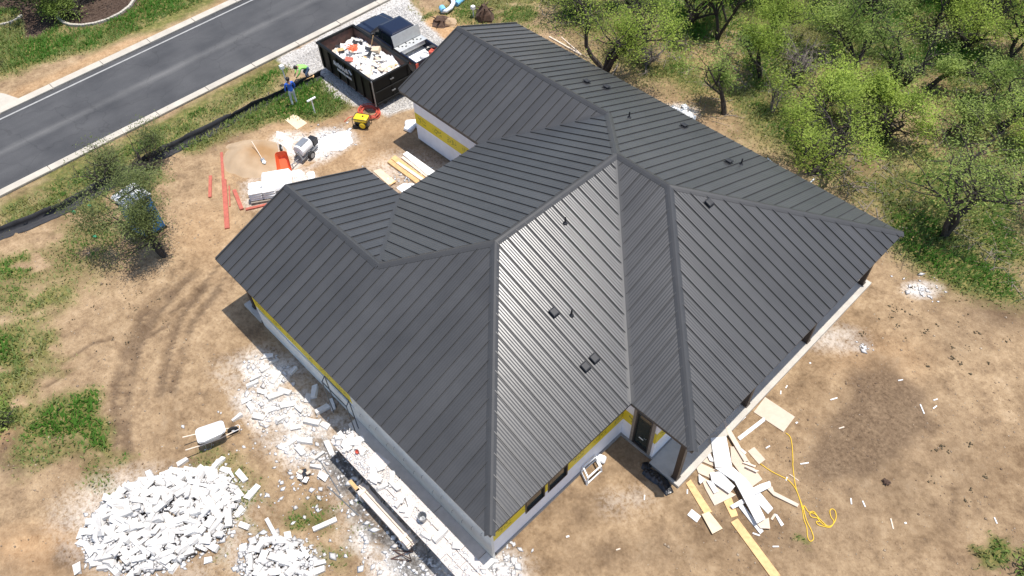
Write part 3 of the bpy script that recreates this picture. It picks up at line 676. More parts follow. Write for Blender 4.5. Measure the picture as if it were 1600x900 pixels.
# yellow printed band of the sheathing
def tape():
    m = mat('yellow_band', (.72, .56, .02), rough=.5)
    nt = m.node_tree; N = nt.nodes; L = nt.links; p = N['Principled BSDF']; tc = N.new('ShaderNodeTexCoord')
    br = N.new('ShaderNodeTexBrick'); br.inputs['Scale'].default_value = 1.0; br.offset = 0; br.inputs['Brick Width'].default_value = 1.1; br.inputs['Row Height'].default_value = 5.0
    br.inputs['Mortar Size'].default_value = .22; br.inputs['Mortar Smooth'].default_value = 0
    br.inputs['Color1'].default_value = br.inputs['Color2'].default_value = (1, 1, 1, 1); br.inputs['Mortar'].default_value = (0, 0, 0, 1)
    at = N.new('ShaderNodeAttribute'); at.attribute_name = 'uvb'; L.new(at.outputs['Vector'], br.inputs[0])
    nz = N.new('ShaderNodeTexNoise'); nz.inputs['Scale'].default_value = 9; nz.inputs['Detail'].default_value = 2; L.new(at.outputs['Vector'], nz.inputs[0])
    gt = N.new('ShaderNodeMath'); gt.operation = 'GREATER_THAN'; gt.inputs[1].default_value = .52; L.new(nz.outputs[0], gt.inputs[0])
    sp = N.new('ShaderNodeSeparateXYZ'); L.new(at.outputs['Vector'], sp.inputs[0])
    rr = N.new('ShaderNodeValToRGB'); L.new(sp.outputs[1], rr.inputs[0]); e = rr.color_ramp.elements; e[0].position = .18; e[0].color = (0, 0, 0, 1); e[1].position = .2; e[1].color = (1, 1, 1, 1)
    q = e.new(.62); q.color = (1, 1, 1, 1); q = e.new(.64); q.color = (0, 0, 0, 1)
    a = N.new('ShaderNodeMath'); a.operation = 'MULTIPLY'; L.new(br.outputs['Color'], a.inputs[0]); L.new(gt.outputs[0], a.inputs[1])
    b = N.new('ShaderNodeMath'); b.operation = 'MULTIPLY'; L.new(a.outputs[0], b.inputs[0]); L.new(rr.outputs[0], b.inputs[1])
    c = N.new('ShaderNodeMath'); c.operation = 'MULTIPLY'; c.inputs[1].default_value = .95; L.new(b.outputs[0], c.inputs[0])
    mx = N.new('ShaderNodeMix'); mx.data_type = 'RGBA'; L.new(c.outputs[0], mx.inputs[0]); mx.inputs[6].default_value = (.72, .57, .025, 1); mx.inputs[7].default_value = (.30, .27, .02, 1)
    L.new(mx.outputs[2], p.inputs['Base Color'])
tape()
def band(p, q, z0, z1, n, off=.004):
    p, q = Vector(p), Vector(q); n = Vector(n) * off; L_ = (q - p).length
    vs = [(p.x + n.x, p.y + n.y, z0), (q.x + n.x, q.y + n.y, z0), (q.x + n.x, q.y + n.y, z1), (p.x + n.x, p.y + n.y, z1)]
    me = bpy.data.meshes.new('sheathing_band'); me.from_pydata(vs, [], [(0, 1, 2, 3)]); me.materials.append(MAT['yellow_band'])
    a = me.attributes.new('uvb', 'FLOAT_VECTOR', 'POINT'); a.data.foreach_set('vector', [0, 0, 0, L_, 0, 0, L_, .8, 0, 0, .8, 0])
    o = bpy.data.objects.new('sheathing_band', me); COL.objects.link(o); o.parent = house
    return o
Y0, Y1 = 1.08, 1.75
cur = .425
for a, b in wins: band((-.42, cur), (-.42, a - .01), Y0, Y1, (1, 0)); cur = b + .01
band((-.42, cur), (-.42, 6.845), Y0, Y1, (1, 0))
band((-.417, 6.85), (d0 - .125, 6.85), Y0, Y1, (0, -1)); band((d1 + .135, 6.85), (1.03, 6.85), Y0, Y1, (0, -1)); band((1.03, 6.85), (1.03, 8.9), Y0, Y1, (1, 0))
band((-18.75, 12.42), (-13.03, 12.42), Y0, Y1, (0, -1))
m = MB(); m.b2((-14.4, .30, SLAB), (-7.72, .417, WT)); m.build('sheathing_panel', 'sheathing', house); band((-14.4, .30), (-7.72, .30), Y0, Y1, (0, -1))
# W side: stone veneer being laid, ragged top on the far half, ledge at the base of the near half
VB = .25
def veneer(u0, u1, top, name='stone_veneer', th=.1):
    n = int((u1 - u0) / .35) + 1; m = MB(); rr = random.Random(5)
    us = [u0 + (u1 - u0) * k / n for k in range(n + 1)]; tops = [top(u) + rr.uniform(-.035, .035) for u in us]
    for k in range(n):
        m.add([(us[k], VB, -.05), (us[k + 1], VB, -.05), (us[k + 1], VB, tops[k]), (us[k], VB, tops[k]), (us[k], VB + th, -.05), (us[k + 1], VB + th, -.05), (us[k + 1], VB + th, tops[k]), (us[k], VB + th, tops[k])],
              [(0, 1, 2, 3), (5, 4, 7, 6), (3, 2, 6, 7), (0, 3, 7, 4), (1, 5, 6, 2)])
    return m.build(name, 'veneer_stone', house)
veneer(-7.7, -.30, lambda u: WT - .01); veneer(-14.2, -7.72, lambda u: 1.0 + .05 * math.sin(u * 1.7), 'scratch_coat', .04)
m = MB(); m.b2((-7.8, -.13, -.06), (-2.9, VB - .003, .20)); m.b2((-2.88, -.14, -.06), (-.62, VB - .003, .205)); m.build('footing_ledge', 'ledge', house, bev=.01)
m = MB(); m.b2((-.60, -.14, -.06), (-.17, VB - .003, .235)); m.build('corner_stone', 'limestone', house, bev=.02)
m = MB()
for k in range(14):                          # wall ties poking out of the veneer
    u = -7.2 + k * .5; z = .9 + .9 * random.random(); m.tube([(u, VB - .01, z), (u, VB - .07, z + .01), (u + .03, VB - .09, z - .06)], .006, 5)
m.build('wall_tie', 'scaf_steel', house)
# porches: slabs and posts
m = MB(); m.b2((1.095, 6.62, -.2), (2.42, 19.75, .115)); m.build('porch_slab', 'concrete', house, bev=.015)
m = MB(); m.b2((-15.70, .22, -.2), (-14.405, 7.1, .115)); m.build('porch_slab', 'concrete', house, bev=.015)
for x, y in ((2.12, 6.84), (2.12, 11.05), (2.12, 15.18), (2.12, 19.42), (-15.2, .52), (-15.2, 3.7), (-15.2, 6.9)):
    m = MB(); m.b2((x - .10, y - .10, .115), (x + .10, y + .10, FZ)); m.b2((x - .13, y - .13, .115), (x + .13, y + .13, .18)); m.build('porch_post', 'post_wood', house, bev=.01)
m = MB(); m.b2((2.0, 6.75, FZ - .25), (2.24, 19.52, FZ - .002)); m.build('porch_beam', 'post_wood', house)
# ------------------------------------------------------------------ trees
def V3(a): return Vector((float(a[0]), float(a[1]), float(a[2])))
def gpt(px, py, dz=0.0):
    p = G(px, py); return Vector((p[0], p[1], float(ground_z(p[0], p[1])) + dz))
def leaves_mesh(name, pts, spread, size, mt, parent, seed, aspect=.34, droop=.35):
    """pts (n,3) anchor points; every leaf is a small diamond pointing a random way"""
    r = np.random.default_rng(seed); n = len(pts)
    c = pts + r.normal(0, spread, (n, 3)) * np.array([1, 1, .7])
    d = r.normal(0, 1, (n, 3)); d[:, 2] = d[:, 2] * .5 - droop * .4; d /= np.linalg.norm(d, axis=1)[:, None]
    up = r.normal(0, .38, (n, 3)) + np.array([0, 0, 1.0]); s = np.cross(d, up); s /= np.linalg.norm(s, axis=1)[:, None] + 1e-9
    L = (size * r.uniform(.6, 1.4, n))[:, None]; W = L * aspect
    V = np.stack([c - d * L * .5, c + s * W * .5, c + d * L * .5, c - s * W * .5], 1).reshape(-1, 3)
    V[:, 2] = np.maximum(V[:, 2], .02)
    F = np.arange(4 * n).reshape(n, 4)
    clump = fbm(c[:, 0] + c[:, 2] * .7, c[:, 1] - c[:, 2] * .5, .9, seed % 13, 3)
    lv = np.clip((clump - .5) * 2.2 + .5 + r.normal(0, .17, n), 0, 1)
    return npmesh(name, V, F, mt, parent, attrs=dict(lv=np.repeat(lv, 4)))
def tree(base, H, spread, nleaf, leaf, label, seed, name='mesquite_tree', cat='tree', group=None, stems=2, lean=(0, 0), size=.125, bark='bark', trunk=.10, lsp=.30, bare=0.0, fork=.35, aspect=.34):
    rr = random.Random(seed); base = Vector(base)
    root = thing(name, label, cat, base, 0, group); m = MB(); tips = []
    def grow(p, d, L, r, lev):
        n = 5 if lev < 2 else 4; path = [p]; q = p.copy(); dd = d.copy()
        for k in range(n):
            dd = (dd + Vector((rr.gauss(0, .22), rr.gauss(0, .22), rr.gauss(0, .13) + (.06 if lev < 2 else -.02)))).normalized()
            q = q + dd * (L / n); q.z = max(q.z, .12); path.append(q.copy())
        rad = [r * (1 - .5 * k / n) if lev < 3 else r * (1 - .8 * k / n) for k in range(n + 1)]
        m.tube(path, rad, 6 if lev < 2 else (4 if lev < 3 else 3), cap=lev == 0)
        if lev >= 3:
            tips.extend(path[1:]); return
        kids = [3, 4, 4][lev] if lev < 3 else 0
        for k in range(kids):
            t = rr.uniform(fork, 1.0) if k else 1.0; i = min(int(t * n), n); a = rr.uniform(0, 2 * math.pi)
            out = Vector((math.cos(a), math.sin(a), rr.uniform(-.05, .55))); nd = (dd * .55 + out * rr.uniform(.55, .95)).normalized()
            grow(path[i].copy(), nd, L * rr.uniform(.55, .8), rad[i] * .68, lev + 1)
        if lev >= 2: tips.extend(path[2:])
    for s in range(stems):
        a = rr.uniform(0, 2 * math.pi); k = .25 if stems == 1 else .55
        d = Vector((math.cos(a) * k * spread / H * 1.4 + lean[0], math.sin(a) * k * spread / H * 1.4 + lean[1], 1)).normalized()
        grow(Vector((rr.uniform(-.05, .05), rr.uniform(-.05, .05), -.1)), d, H * .42, trunk * 1.25 * rr.uniform(.8, 1.1), 0)
    T = np.array([tuple(t) for t in tips])
    zs = H / max(T[:, 2].max(), .1); hs = spread / max(np.percentile(np.hypot(T[:, 0], T[:, 1]), 92), .1)
    hs = min(max(hs, .6), 1.6); zs = min(max(zs, .6), 1.6)
    m.v = [(x * hs, y * hs, z * zs) for x, y, z in m.v]; T = T * np.array([hs, hs, zs])
    m.build('trunk', bark, root)
    if nleaf:
        r = np.random.default_rng(seed); keep = T[r.random(len(T)) > bare]
        # foliage gathers in clumps: weight the twigs unevenly
        wgt = np.clip(fbm(keep[:, 0] * 1.0 + keep[:, 2], keep[:, 1] * 1.0, 1.1, seed % 29, 2) - .36, .006, 1) ** 2.0; wgt /= wgt.sum()
        nleaf = int(nleaf * (1.12 if size < .16 and name == 'mesquite_tree' else 1.0)); pts = keep[r.choice(len(keep), nleaf, p=wgt)]
        leaves_mesh('crown', pts, lsp, size, leaf, root, seed, aspect)
    return root
ts = [
 ((946, 114), 6.6, 3.3, 8200, 'leaf_bright', 'tall mesquite with several dark trunks growing close behind the garage roof', dict(stems=4, trunk=.12, lsp=.36)),
 ((1133, 178), 4.4, 1.9, 3200, 'leaf_mid', 'small crooked mesquite with a leafy low stem beside the sandy clearing', dict(stems=1, trunk=.11, lean=(.15, .1))),
 ((1478, 368), 6.2, 3.0, 3600, 'leaf_mid', 'sparse mesquite with bare dark forked limbs past the right roof corner', dict(stems=3, trunk=.10, bare=.55, lean=(.25, .15), lsp=.42)),
 ((1386, 150), 5.0, 2.0, 3400, 'leaf_mid', 'v-forked mesquite with a stout black trunk in the brush', dict(stems=3, trunk=.12)),
 ((1445, 138), 4.2, 3.0, 3800, 'leaf_mid', 'mesquite with a long trunk leaning over almost sideways', dict(stems=1, trunk=.13, lean=(1.1, .8), bare=.3)),
 ((1262, 268), 4.2, 2.6, 6000, 'leaf_bright', 'bushy mesquite with crooked limbs reaching over the grass by the rear eave', dict(stems=3, trunk=.10, lean=(.2, .1))),
 ((1275, 178), 3.4, 1.9, 5200, 'leaf_bright', 'yellow-green rounded mesquite shrub in the middle of the brush', dict(stems=3, trunk=.06, size=.15)),
 ((1390, 215), 3.0, 2.0, 5600, 'leaf_bright', 'dense yellow-green mesquite bush with low branches to the ground', dict(stems=4, trunk=.06, size=.15)),
 ((1594, 300), 4.6, 2.2, 4600, 'leaf_bright', 'light green mesquite with a thin upright trunk at the grassy edge', dict(stems=2, trunk=.08)),
 ((1560, 205), 4.0, 2.4, 5600, 'leaf_mid', 'broad grey-green mesquite with twiggy bare lower branches', dict(stems=3, trunk=.08)),
 ((1190, 120), 4.6, 2.3, 4800, 'leaf_bright', 'mid-sized mesquite with airy crown shading the edge of the clearing', dict(stems=2, trunk=.10)),
 ((1335, 105), 4.8, 2.4, 5200, 'leaf_mid', 'mesquite with soft green crown behind the dead brush', dict(stems=2, trunk=.10)),
 ((1480, 205), 2.6, 1.7, 3200, 'leaf_mid', 'low grey-green mesquite bush between the leaning trunk and the grass', dict(stems=4, trunk=.05)),
]
for i, (b, H, s, n, lf, lab, kw) in enumerate(ts): tree(gpt(*b), H, s, n, lf, lab, 40 + i, group='mesquite trees behind the house', **kw)
far = [(1010, 70), (1075, 40), (1120, 62), (1200, 48), (1310, 52), (1440, 62), (1510, 75), (1580, 90), (1150, 0), (1230, -5), (1420, 5), (1500, 10), (1570, 20), (905, 20), (985, 5), (1640, 150), (1390, -40)]
for i, b in enumerate(far):
    rr = random.Random(900 + i)
    tree(gpt(*b), rr.uniform(4.2, 5.8), rr.uniform(2.1, 2.9), rr.randint(4200, 5600), rr.choice(['leaf_bright', 'leaf_bright', 'leaf_mid']), 'green mesquite packed among others in the wooded back of the lot', 300 + i, group='mesquites of the thicket', stems=rr.choice([2, 3]), trunk=.09)
tree(gpt(1242, 118), 2.6, 1.9, 0, 'leaf_mid', 'tangle of grey dead brush without leaves', 71, name='dead_bush', cat='dead bush', stems=6, bark='deadwood', trunk=.05, fork=.1)
tree(gpt(1010, 100), 2.0, 1.7, 0, 'leaf_mid', 'grey dead branches beside the tall mesquite behind the garage roof', 72, name='dead_bush', cat='dead bush', stems=5, bark='deadwood', trunk=.045, fork=.1)
tree(gpt(1206, 176), 3.0, 1.1, 120, 'leaf_mid', 'slim leafless sapling with reddish bare twigs near the clearing', 73, name='bare_sapling', cat='sapling', stems=3, bark='deadwood', trunk=.045, bare=.6)
tree(gpt(1268, 160), 3.2, 1.7, 300, 'leaf_mid', 'bare sapling with one long pale arching branch', 74, name='bare_sapling', cat='sapling', stems=2, bark='deadwood', trunk=.055, bare=.6, lean=(.5, .4))
tree(gpt(258, 400), 5.2, 2.8, 12500, 'leaf_olive', 'wispy olive-green tree arching over the blue portable toilet', 75, name='roadside_tree', stems=3, trunk=.06, size=.11, lsp=.26, lean=(-.1, .0), bare=.05, aspect=.3, fork=.15)
tree(gpt(168, 285), 2.2, 1.9, 1900, 'leaf_olive', 'scrubby olive bush growing through the black silt fence', 76, name='roadside_bush', cat='bush', stems=4, trunk=.04, size=.12, aspect=.28)
tree(gpt(232, 262), 2.4, 1.6, 1900, 'leaf_olive', 'scrubby bush between the silt fence and the portable toilet', 77, name='roadside_bush', cat='bush', stems=4, trunk=.04, size=.12, aspect=.28)
# garden trees and shrubs across the road
tree(gpt(75, 2), 3.4, 2.6, 7000, 'leaf_dark', 'dense dark evergreen shrub in the edged garden bed across the road', 78, name='garden_shrub', cat='shrub', stems=5, trunk=.06, size=.17, aspect=.5)
tree(gpt(120, 22), 1.9, 1.5, 4200, 'leaf_mid', 'round yellow-green shrub at the edge of the garden bed', 79, name='garden_shrub', cat='shrub', stems=5, trunk=.04, size=.12, aspect=.5)
tree(gpt(150, -12), 3.0, 2.0, 4800, 'leaf_dark', 'dark leafy shrub at the far end of the garden bed', 80, name='garden_shrub', cat='shrub', stems=4, trunk=.05, size=.17, aspect=.5)
tree(gpt(10, -8), 3.0, 2.0, 4000, 'leaf_dark', 'dark shrub overhanging the mulch by the pale bed edging', 81, name='garden_shrub', cat='shrub', stems=4, trunk=.05, size=.17, aspect=.5)
tree(gpt(-25, 95), 2.2, 1.0, 1500, 'leaf_mid', 'small green shrub on the lawn by the dirt walk', 82, name='garden_shrub', cat='shrub', stems=3, trunk=.03, size=.12, aspect=.5)
tree(gpt(8, 660), 1.0, .9, 1500, 'leaf_mid', 'leafy weed bush on the reddish bare soil', 83, name='weed_bush', cat='bush', stems=5, trunk=.02, size=.12, aspect=.45)
tree(gpt(1606, 893), .45, .6, 500, 'leaf_mid', 'green weed clump at the lonely corner of the damp yard', 86, name='weed_clump', cat='weed', stems=6, trunk=.012, size=.13, aspect=.4)

# ------------------------------------------------------------------ grass, clods, chips: what nobody could count
def scatter(n, x0, x1, y0, y1, key, thr=.08, seed=1, power=1.0):
    r = np.random.default_rng(seed); x = r.uniform(x0, x1, n); y = r.uniform(y0, y1, n); mk = masks(x, y); q = mk[key] ** power
    ok = (r.random(n) < q) & (q > thr); fz = flat_zone(x, y)
    return x[ok], y[ok], q[ok], fz[ok], {k: v[ok] for k, v in mk.items()}
def grass():
    x, y, q, fz, mk = scatter(700000, -50, 14, -13, 50, 'grass', .06, 5, 1.15)
    ok = fz < .3; x, y, q = x[ok], y[ok], q[ok]; n = len(x); r = np.random.default_rng(6)
    wood = mk['wood'][ok]
    z = ground_z(x, y); L = r.uniform(.08, .24, n) * (.5 + .7 * q); W = r.uniform(.014, .03, n) * 1.2
    a = r.uniform(0, 2 * np.pi, n); t = r.uniform(.45, 1.0, n); ca, sa = np.cos(a), np.sin(a)
    V = np.empty((n, 4, 3)); px, py = -sa * W, ca * W
    V[:, 0] = np.stack([x - px, y - py, z - .01], 1); V[:, 1] = np.stack([x + px, y + py, z - .01], 1)
    hx, hy = ca * t * L * .5, sa * t * L * .5
    V[:, 2] = np.stack([x + hx + px * .8, y + hy + py * .8, z + L * .6], 1); V[:, 3] = np.stack([x + hx * 2.4, y + hy * 2.4, z + L * np.sqrt(1 - t * t * .6)], 1)
    dry = fbm(x, y, 2.6, 50, 3); lv = np.clip(.95 - q * .75 + (dry - .5) * 1.8 + wood * .12 + r.normal(0, .14, n), 0, 1)
    o = npmesh('grass', V.reshape(-1, 3), np.arange(4 * n).reshape(n, 4), 'grass_blade', attrs=dict(lv=np.repeat(lv, 4)))
    tag(o, 'patchy green and straw-coloured grass around the building site', 'grass', kind='stuff')
grass()
OCT = np.array([[1, 0, 0], [-1, 0, 0], [0, 1, 0], [0, -1, 0], [0, 0, 1], [0, 0, -1]], float)
OF = np.array([[0, 2, 4], [2, 1, 4], [1, 3, 4], [3, 0, 4], [2, 0, 5], [1, 2, 5], [3, 1, 5], [0, 3, 5]])
def pebbles(name, x, y, z, s, lv, mt, seed, flat=.6, elong=1.0):
    r = np.random.default_rng(seed); n = len(x)
    V = OCT[None] * r.uniform(.6, 1.3, (n, 6, 1)) * np.stack([s * elong, s, s * flat], 1)[:, None, :]
    a = r.uniform(0, 2 * np.pi, n); ca, sa = np.cos(a)[:, None], np.sin(a)[:, None]
    X = V[..., 0] * ca - V[..., 1] * sa; Yv = V[..., 0] * sa + V[..., 1] * ca
    V = np.stack([X + x[:, None], Yv + y[:, None], V[..., 2] + z[:, None]], -1)
    F = (OF[None] + np.arange(n)[:, None, None] * 6).reshape(-1, 3)
    return npmesh(name, V.reshape(-1, 3), F, mt, attrs=dict(lv=np.repeat(lv, 6)))
def clods():
    r = np.random.default_rng(8); n = 48000; x = r.uniform(-36, 13, n); y = r.uniform(-13, 34, n)
    mk = masks(x, y); den = fbm(x, y, 1.6, 61, 3); ok = (flat_zone(x, y) < .3) & (den + r.normal(0, .15, n) > .50) & (mk['gravel'] < .4)
    x, y = x[ok], y[ok]; n = len(x); s = np.exp(r.normal(-3.8, .45, n)); lv = np.clip(r.normal(.36, .26, n) - mk['damp'][ok] * .3, 0, 1)
    tag(pebbles('soil_clods', x, y, ground_z(x, y), s, lv, 'clod', 9), 'clods and small stones strewn over the bare soil', 'clods', kind='stuff')
clods()
def dark_tufts():
    r = np.random.default_rng(15); xs, ys = [], []
    for px, py, rx, ry, n in [(1440, 500, 120, 50, 20), (1530, 560, 70, 60, 8), (1350, 480, 60, 40, 8), (980, 830, 140, 50, 6), (180, 480, 80, 50, 16), (1500, 720, 90, 90, 10), (900, 820, 60, 50, 6)]:
        for k in range(n):
            p = G(px + r.normal(0, .6) * rx, py + r.normal(0, .6) * ry)
            m_ = r.integers(2, 8); xs += list(p[0] + r.normal(0, .07, m_)); ys += list(p[1] + r.normal(0, .07, m_))
    x, y = np.array(xs), np.array(ys); ok = flat_zone(x, y) < .3; x, y = x[ok], y[ok]; n = len(x)
    tag(pebbles('dead_weed_tufts', x, y, ground_z(x, y) + .015, np.exp(r.normal(-3.5, .35, n)), np.clip(r.normal(.4, .3, n), 0, 1), 'tuft', 16, .7, 1.3), 'small dark dead weed tufts dotted over the yard soil', 'weeds', kind='stuff')
dark_tufts()
# ------------------------------------------------------------------ white limestone: heaped blocks are things, chips and fill are stuff
def block_mesh(seed):
    rr = random.Random(seed); m = MB(); l, w_, h_ = (rr.uniform(.30, .65), rr.uniform(.13, .21), rr.uniform(.08, .15)) if seed % 5 else (rr.uniform(.16, .36), rr.uniform(.12, .26), rr.uniform(.05, .14))
    vs = []
    for sz in (-1, 1):
        for sx, sy in ((-1, -1), (1, -1), (1, 1), (-1, 1)):
            vs.append((sx * l / 2 + rr.uniform(-.05, .05), sy * w_ / 2 + rr.uniform(-.03, .03), sz * h_ / 2 + rr.uniform(-.016, .016)))
    m.add(vs, [(0, 3, 2, 1), (4, 5, 6, 7), (0, 1, 5, 4), (1, 2, 6, 5), (2, 3, 7, 6), (3, 0, 4, 7)]); return m, h_
BLK = []
for k in range(30):
    mb, hh = block_mesh(k); o = mb.build('stone_block', 'limestone'); me = o.data; bpy.data.objects.remove(o); BLK.append((me, hh))
def put_block(x, y, z, rz, tx, ty, label, group, k=None):
    me, hh = BLK[random.randrange(len(BLK)) if k is None else k]
    o = bpy.data.objects.new('stone_block', me); COL.objects.link(o); o.location = (x, y, z + hh * .45); o.rotation_euler = (tx, ty, rz)
    return tag(o, label, 'stone block', group)
def mound(c, rx, ry, rot, h):
    """height of the heap at x, y"""
    ca, sa = math.cos(rot), math.sin(rot)
    def f(x, y):
        dx, dy = x - c[0], y - c[1]; u = (dx * ca + dy * sa) / rx; v = (-dx * sa + dy * ca) / ry; q = np.maximum(0, 1 - (u * u + v * v))
        return h * q ** .75
    return f
def pile(c, u, v, h, n, label, group, seed):
    """c, u, v in pixels: centre and two half-axis end points"""
    random.seed(seed); C2 = G(*c)[:2]; U = G(*u)[:2] - C2; W = G(*v)[:2] - C2; pts = []; got = 0; tries = 0
    def H(a, b): q = max(0, 1 - a * a - b * b); return h * q ** .7 * (.75 + .5 * float(vnoise(np.array([a * 3.1]), np.array([b * 3.1]), 1.0, seed)[0]))
    while got < n and tries < 20000:
        tries += 1; a, b = random.uniform(-1, 1), random.uniform(-1, 1); r2 = a * a + b * b
        if r2 > 1.0 + random.uniform(-.12, .12): continue
        x, y = C2 + U * a + W * b
        if any((x - p) ** 2 + (y - q) ** 2 < .17 ** 2 for p, q in pts): continue
        pts.append((x, y)); k = max(0, 1 - r2)
        put_block(x, y, float(ground_z(x, y)) + H(a, b), random.gauss(.9, .9), random.gauss(0, .25) * min(1, k * 4 + .15), random.gauss(0, .30) * min(1, k * 4 + .15), label, group); got += 1
    return C2, U, W, H
g1 = pile((256, 812), (366, 758), (302, 872), .55, 200, 'white limestone block heaped in the big pile near the wheelbarrow', 'blocks of the big limestone pile', 3)
g2 = pile((436, 882), (500, 878), (444, 932), .18, 34, 'white limestone block in the lower spread pile by the scaffold planks', 'blocks of the spread limestone pile', 4)
random.seed(12)
for px, py in [(285, 722), (343, 722), (352, 735), (362, 742), (330, 735), (265, 745), (338, 728), (378, 745), (383, 822), (325, 876), (122, 890), (395, 770), (318, 733)]:
    p = G(px, py); put_block(p[0], p[1], float(ground_z(p[0], p[1])), random.uniform(0, 3.1), 0, 0, 'loose white limestone block lying apart around the big pile', 'loose blocks around the big pile')
for px, py in [(395, 600), (410, 612), (385, 625), (425, 640), (440, 655), (405, 652), (392, 637), (450, 632), (432, 590), (415, 575), (462, 668), (478, 690), (470, 705), (455, 690), (445, 700), (488, 660), (500, 712), (372, 652), (430, 618), (445, 612), (400, 590), (468, 640), (481, 622), (420, 556), (428, 565), (457, 580), (492, 612), (505, 640), (520, 632), (508, 665), (495, 730), (505, 745), (515, 700)]:
    p = G(px, py); put_block(p[0], p[1], float(ground_z(p[0], p[1])), random.gauss(.8, .8), random.gauss(0, .12), random.gauss(0, .12), 'white limestone offcut strewn along the house wall', 'limestone offcuts along the wall')
m = MB(); m.box((0, 0, .06), (.85, .17, .12)); o = m.build('stone_slab', 'limestone', bev=.01); p = gpt(508, 820); o.location = p; o.rotation_euler = (0, 0, 1.25); tag(o, 'long clean-cut white stone lying alone on the grass', 'stone slab')
m = MB(); m.box((0, 0, .06), (.95, .14, .12)); o = m.build('stone_slab', 'limestone', bev=.01); p = gpt(426, 828); o.location = p; o.rotation_euler = (0, 0, -.15); tag(o, 'thin white stone lying beside the spread pile', 'stone slab')
def chips():
    r = np.random.default_rng(21); xs, ys, zs = [], [], []
    for c, u, v, n, hh in [(0, 0, 0, 4600, g1), (0, 0, 0, 1300, g2)]:
        a, b = r.uniform(-1.1, 1.1, (2, n)); ok = a * a + b * b < 1.05 + r.normal(0, .12, n); a, b = a[ok], b[ok]
        C2, U, W, H = hh; xs.append(C2[0] + U[0] * a + W[0] * b); ys.append(C2[1] + U[1] * a + W[1] * b); zs.append(np.array([H(i, j) for i, j in zip(a, b)]) * .93)
    x, y, q, fz, mk = scatter(60000, -19, 3, -13, 3, 'pale', .18, 31, 1.4); ok = ((y < .15) | (x > 0)) & ((x < .2) | (y < 0) | (x > .0)); x, y = x[ok], y[ok]; k = r.random(len(x)) < .26; xs.append(x[k]); ys.append(y[k]); zs.append(np.zeros(k.sum()))
    # loose crumbs further out
    x = r.uniform(-13.5, 1, 4000); y = r.uniform(-9, -.4, 4000); k = r.random(4000) < np.exp(-np.abs(y + 2.0) / 1.5) * .45 * np.clip((x + 13.5) / 3, 0, 1); xs.append(x[k]); ys.append(y[k]); zs.append(np.zeros(k.sum()))
    for px, py, rad, n in [(1440, 452, .9, 50), (1348, 543, .35, 20), (1062, 178, .9, 60), (785, 890, .8, 260), (520, 218, 1.0, 200), (640, 275, 1.4, 120)]:
        p = G(px, py); a = r.uniform(0, 6.3, n); d = np.abs(r.normal(0, .55, n)) * rad; xs.append(p[0] + np.cos(a) * d); ys.append(p[1] + np.sin(a) * d); zs.append(np.zeros(n))
    x, y, z = map(np.concatenate, (xs, ys, zs)); n = len(x); s = np.exp(r.normal(-3.05, .5, n)); s = np.minimum(s, .13)
    lv = np.clip(r.normal(.75, .22, n), 0, 1)
    tag(pebbles('stone_chips', x, y, ground_z(x, y) + z + s * .2, s, lv, 'chip', 22, .45, 1.5), 'white limestone chips and rubble scattered beside the house', 'rubble', kind='stuff')
chips()
def gravel_stones():
    x, y, q, fz, mk = scatter(60000, -34, -15, 8, 24, 'gravel', .5, 41, 1.0); ok = fz < .4; x, y = x[ok], y[ok]
    r = np.random.default_rng(42); s = np.exp(r.normal(-3.5, .3, len(x)))
    tag(pebbles('gravel', x, y, ground_z(x, y) + s * .2, s, np.clip(r.normal(.35, .25, len(x)), 0, 1), 'chip', 43), 'loose grey gravel under the skip and truck', 'gravel', kind='stuff')
gravel_stones()
def litter():
    """fallen twigs and dark leaf litter under the trees"""
    r = np.random.default_rng(51); n = 5200; x = r.uniform(-24, 12, n); y = r.uniform(20.6, 47, n); mk = masks(x, y); ok = (mk['wood'] > .4) & (fbm(x, y, 2.0, 71, 2) > .45); x, y = x[ok], y[ok]; n = len(x)
    a = r.uniform(0, 6.3, n); L = r.uniform(.15, .6, n); W = r.uniform(.006, .018, n); z = ground_z(x, y) + .02; ca, sa = np.cos(a), np.sin(a)
    V = np.stack([np.stack([x - ca * L - sa * W, y - sa * L + ca * W, z], 1), np.stack([x - ca * L + sa * W, y - sa * L - ca * W, z], 1), np.stack([x + ca * L + sa * W, y + sa * L - ca * W, z + .05], 1), np.stack([x + ca * L - sa * W, y + sa * L + ca * W, z + .05], 1)], 1)
    tag(npmesh('twig_litter', V.reshape(-1, 3), np.arange(4 * n).reshape(n, 4), 'deadwood'), 'dry twigs littering the ground under the mesquites', 'twigs', kind='stuff')
litter()
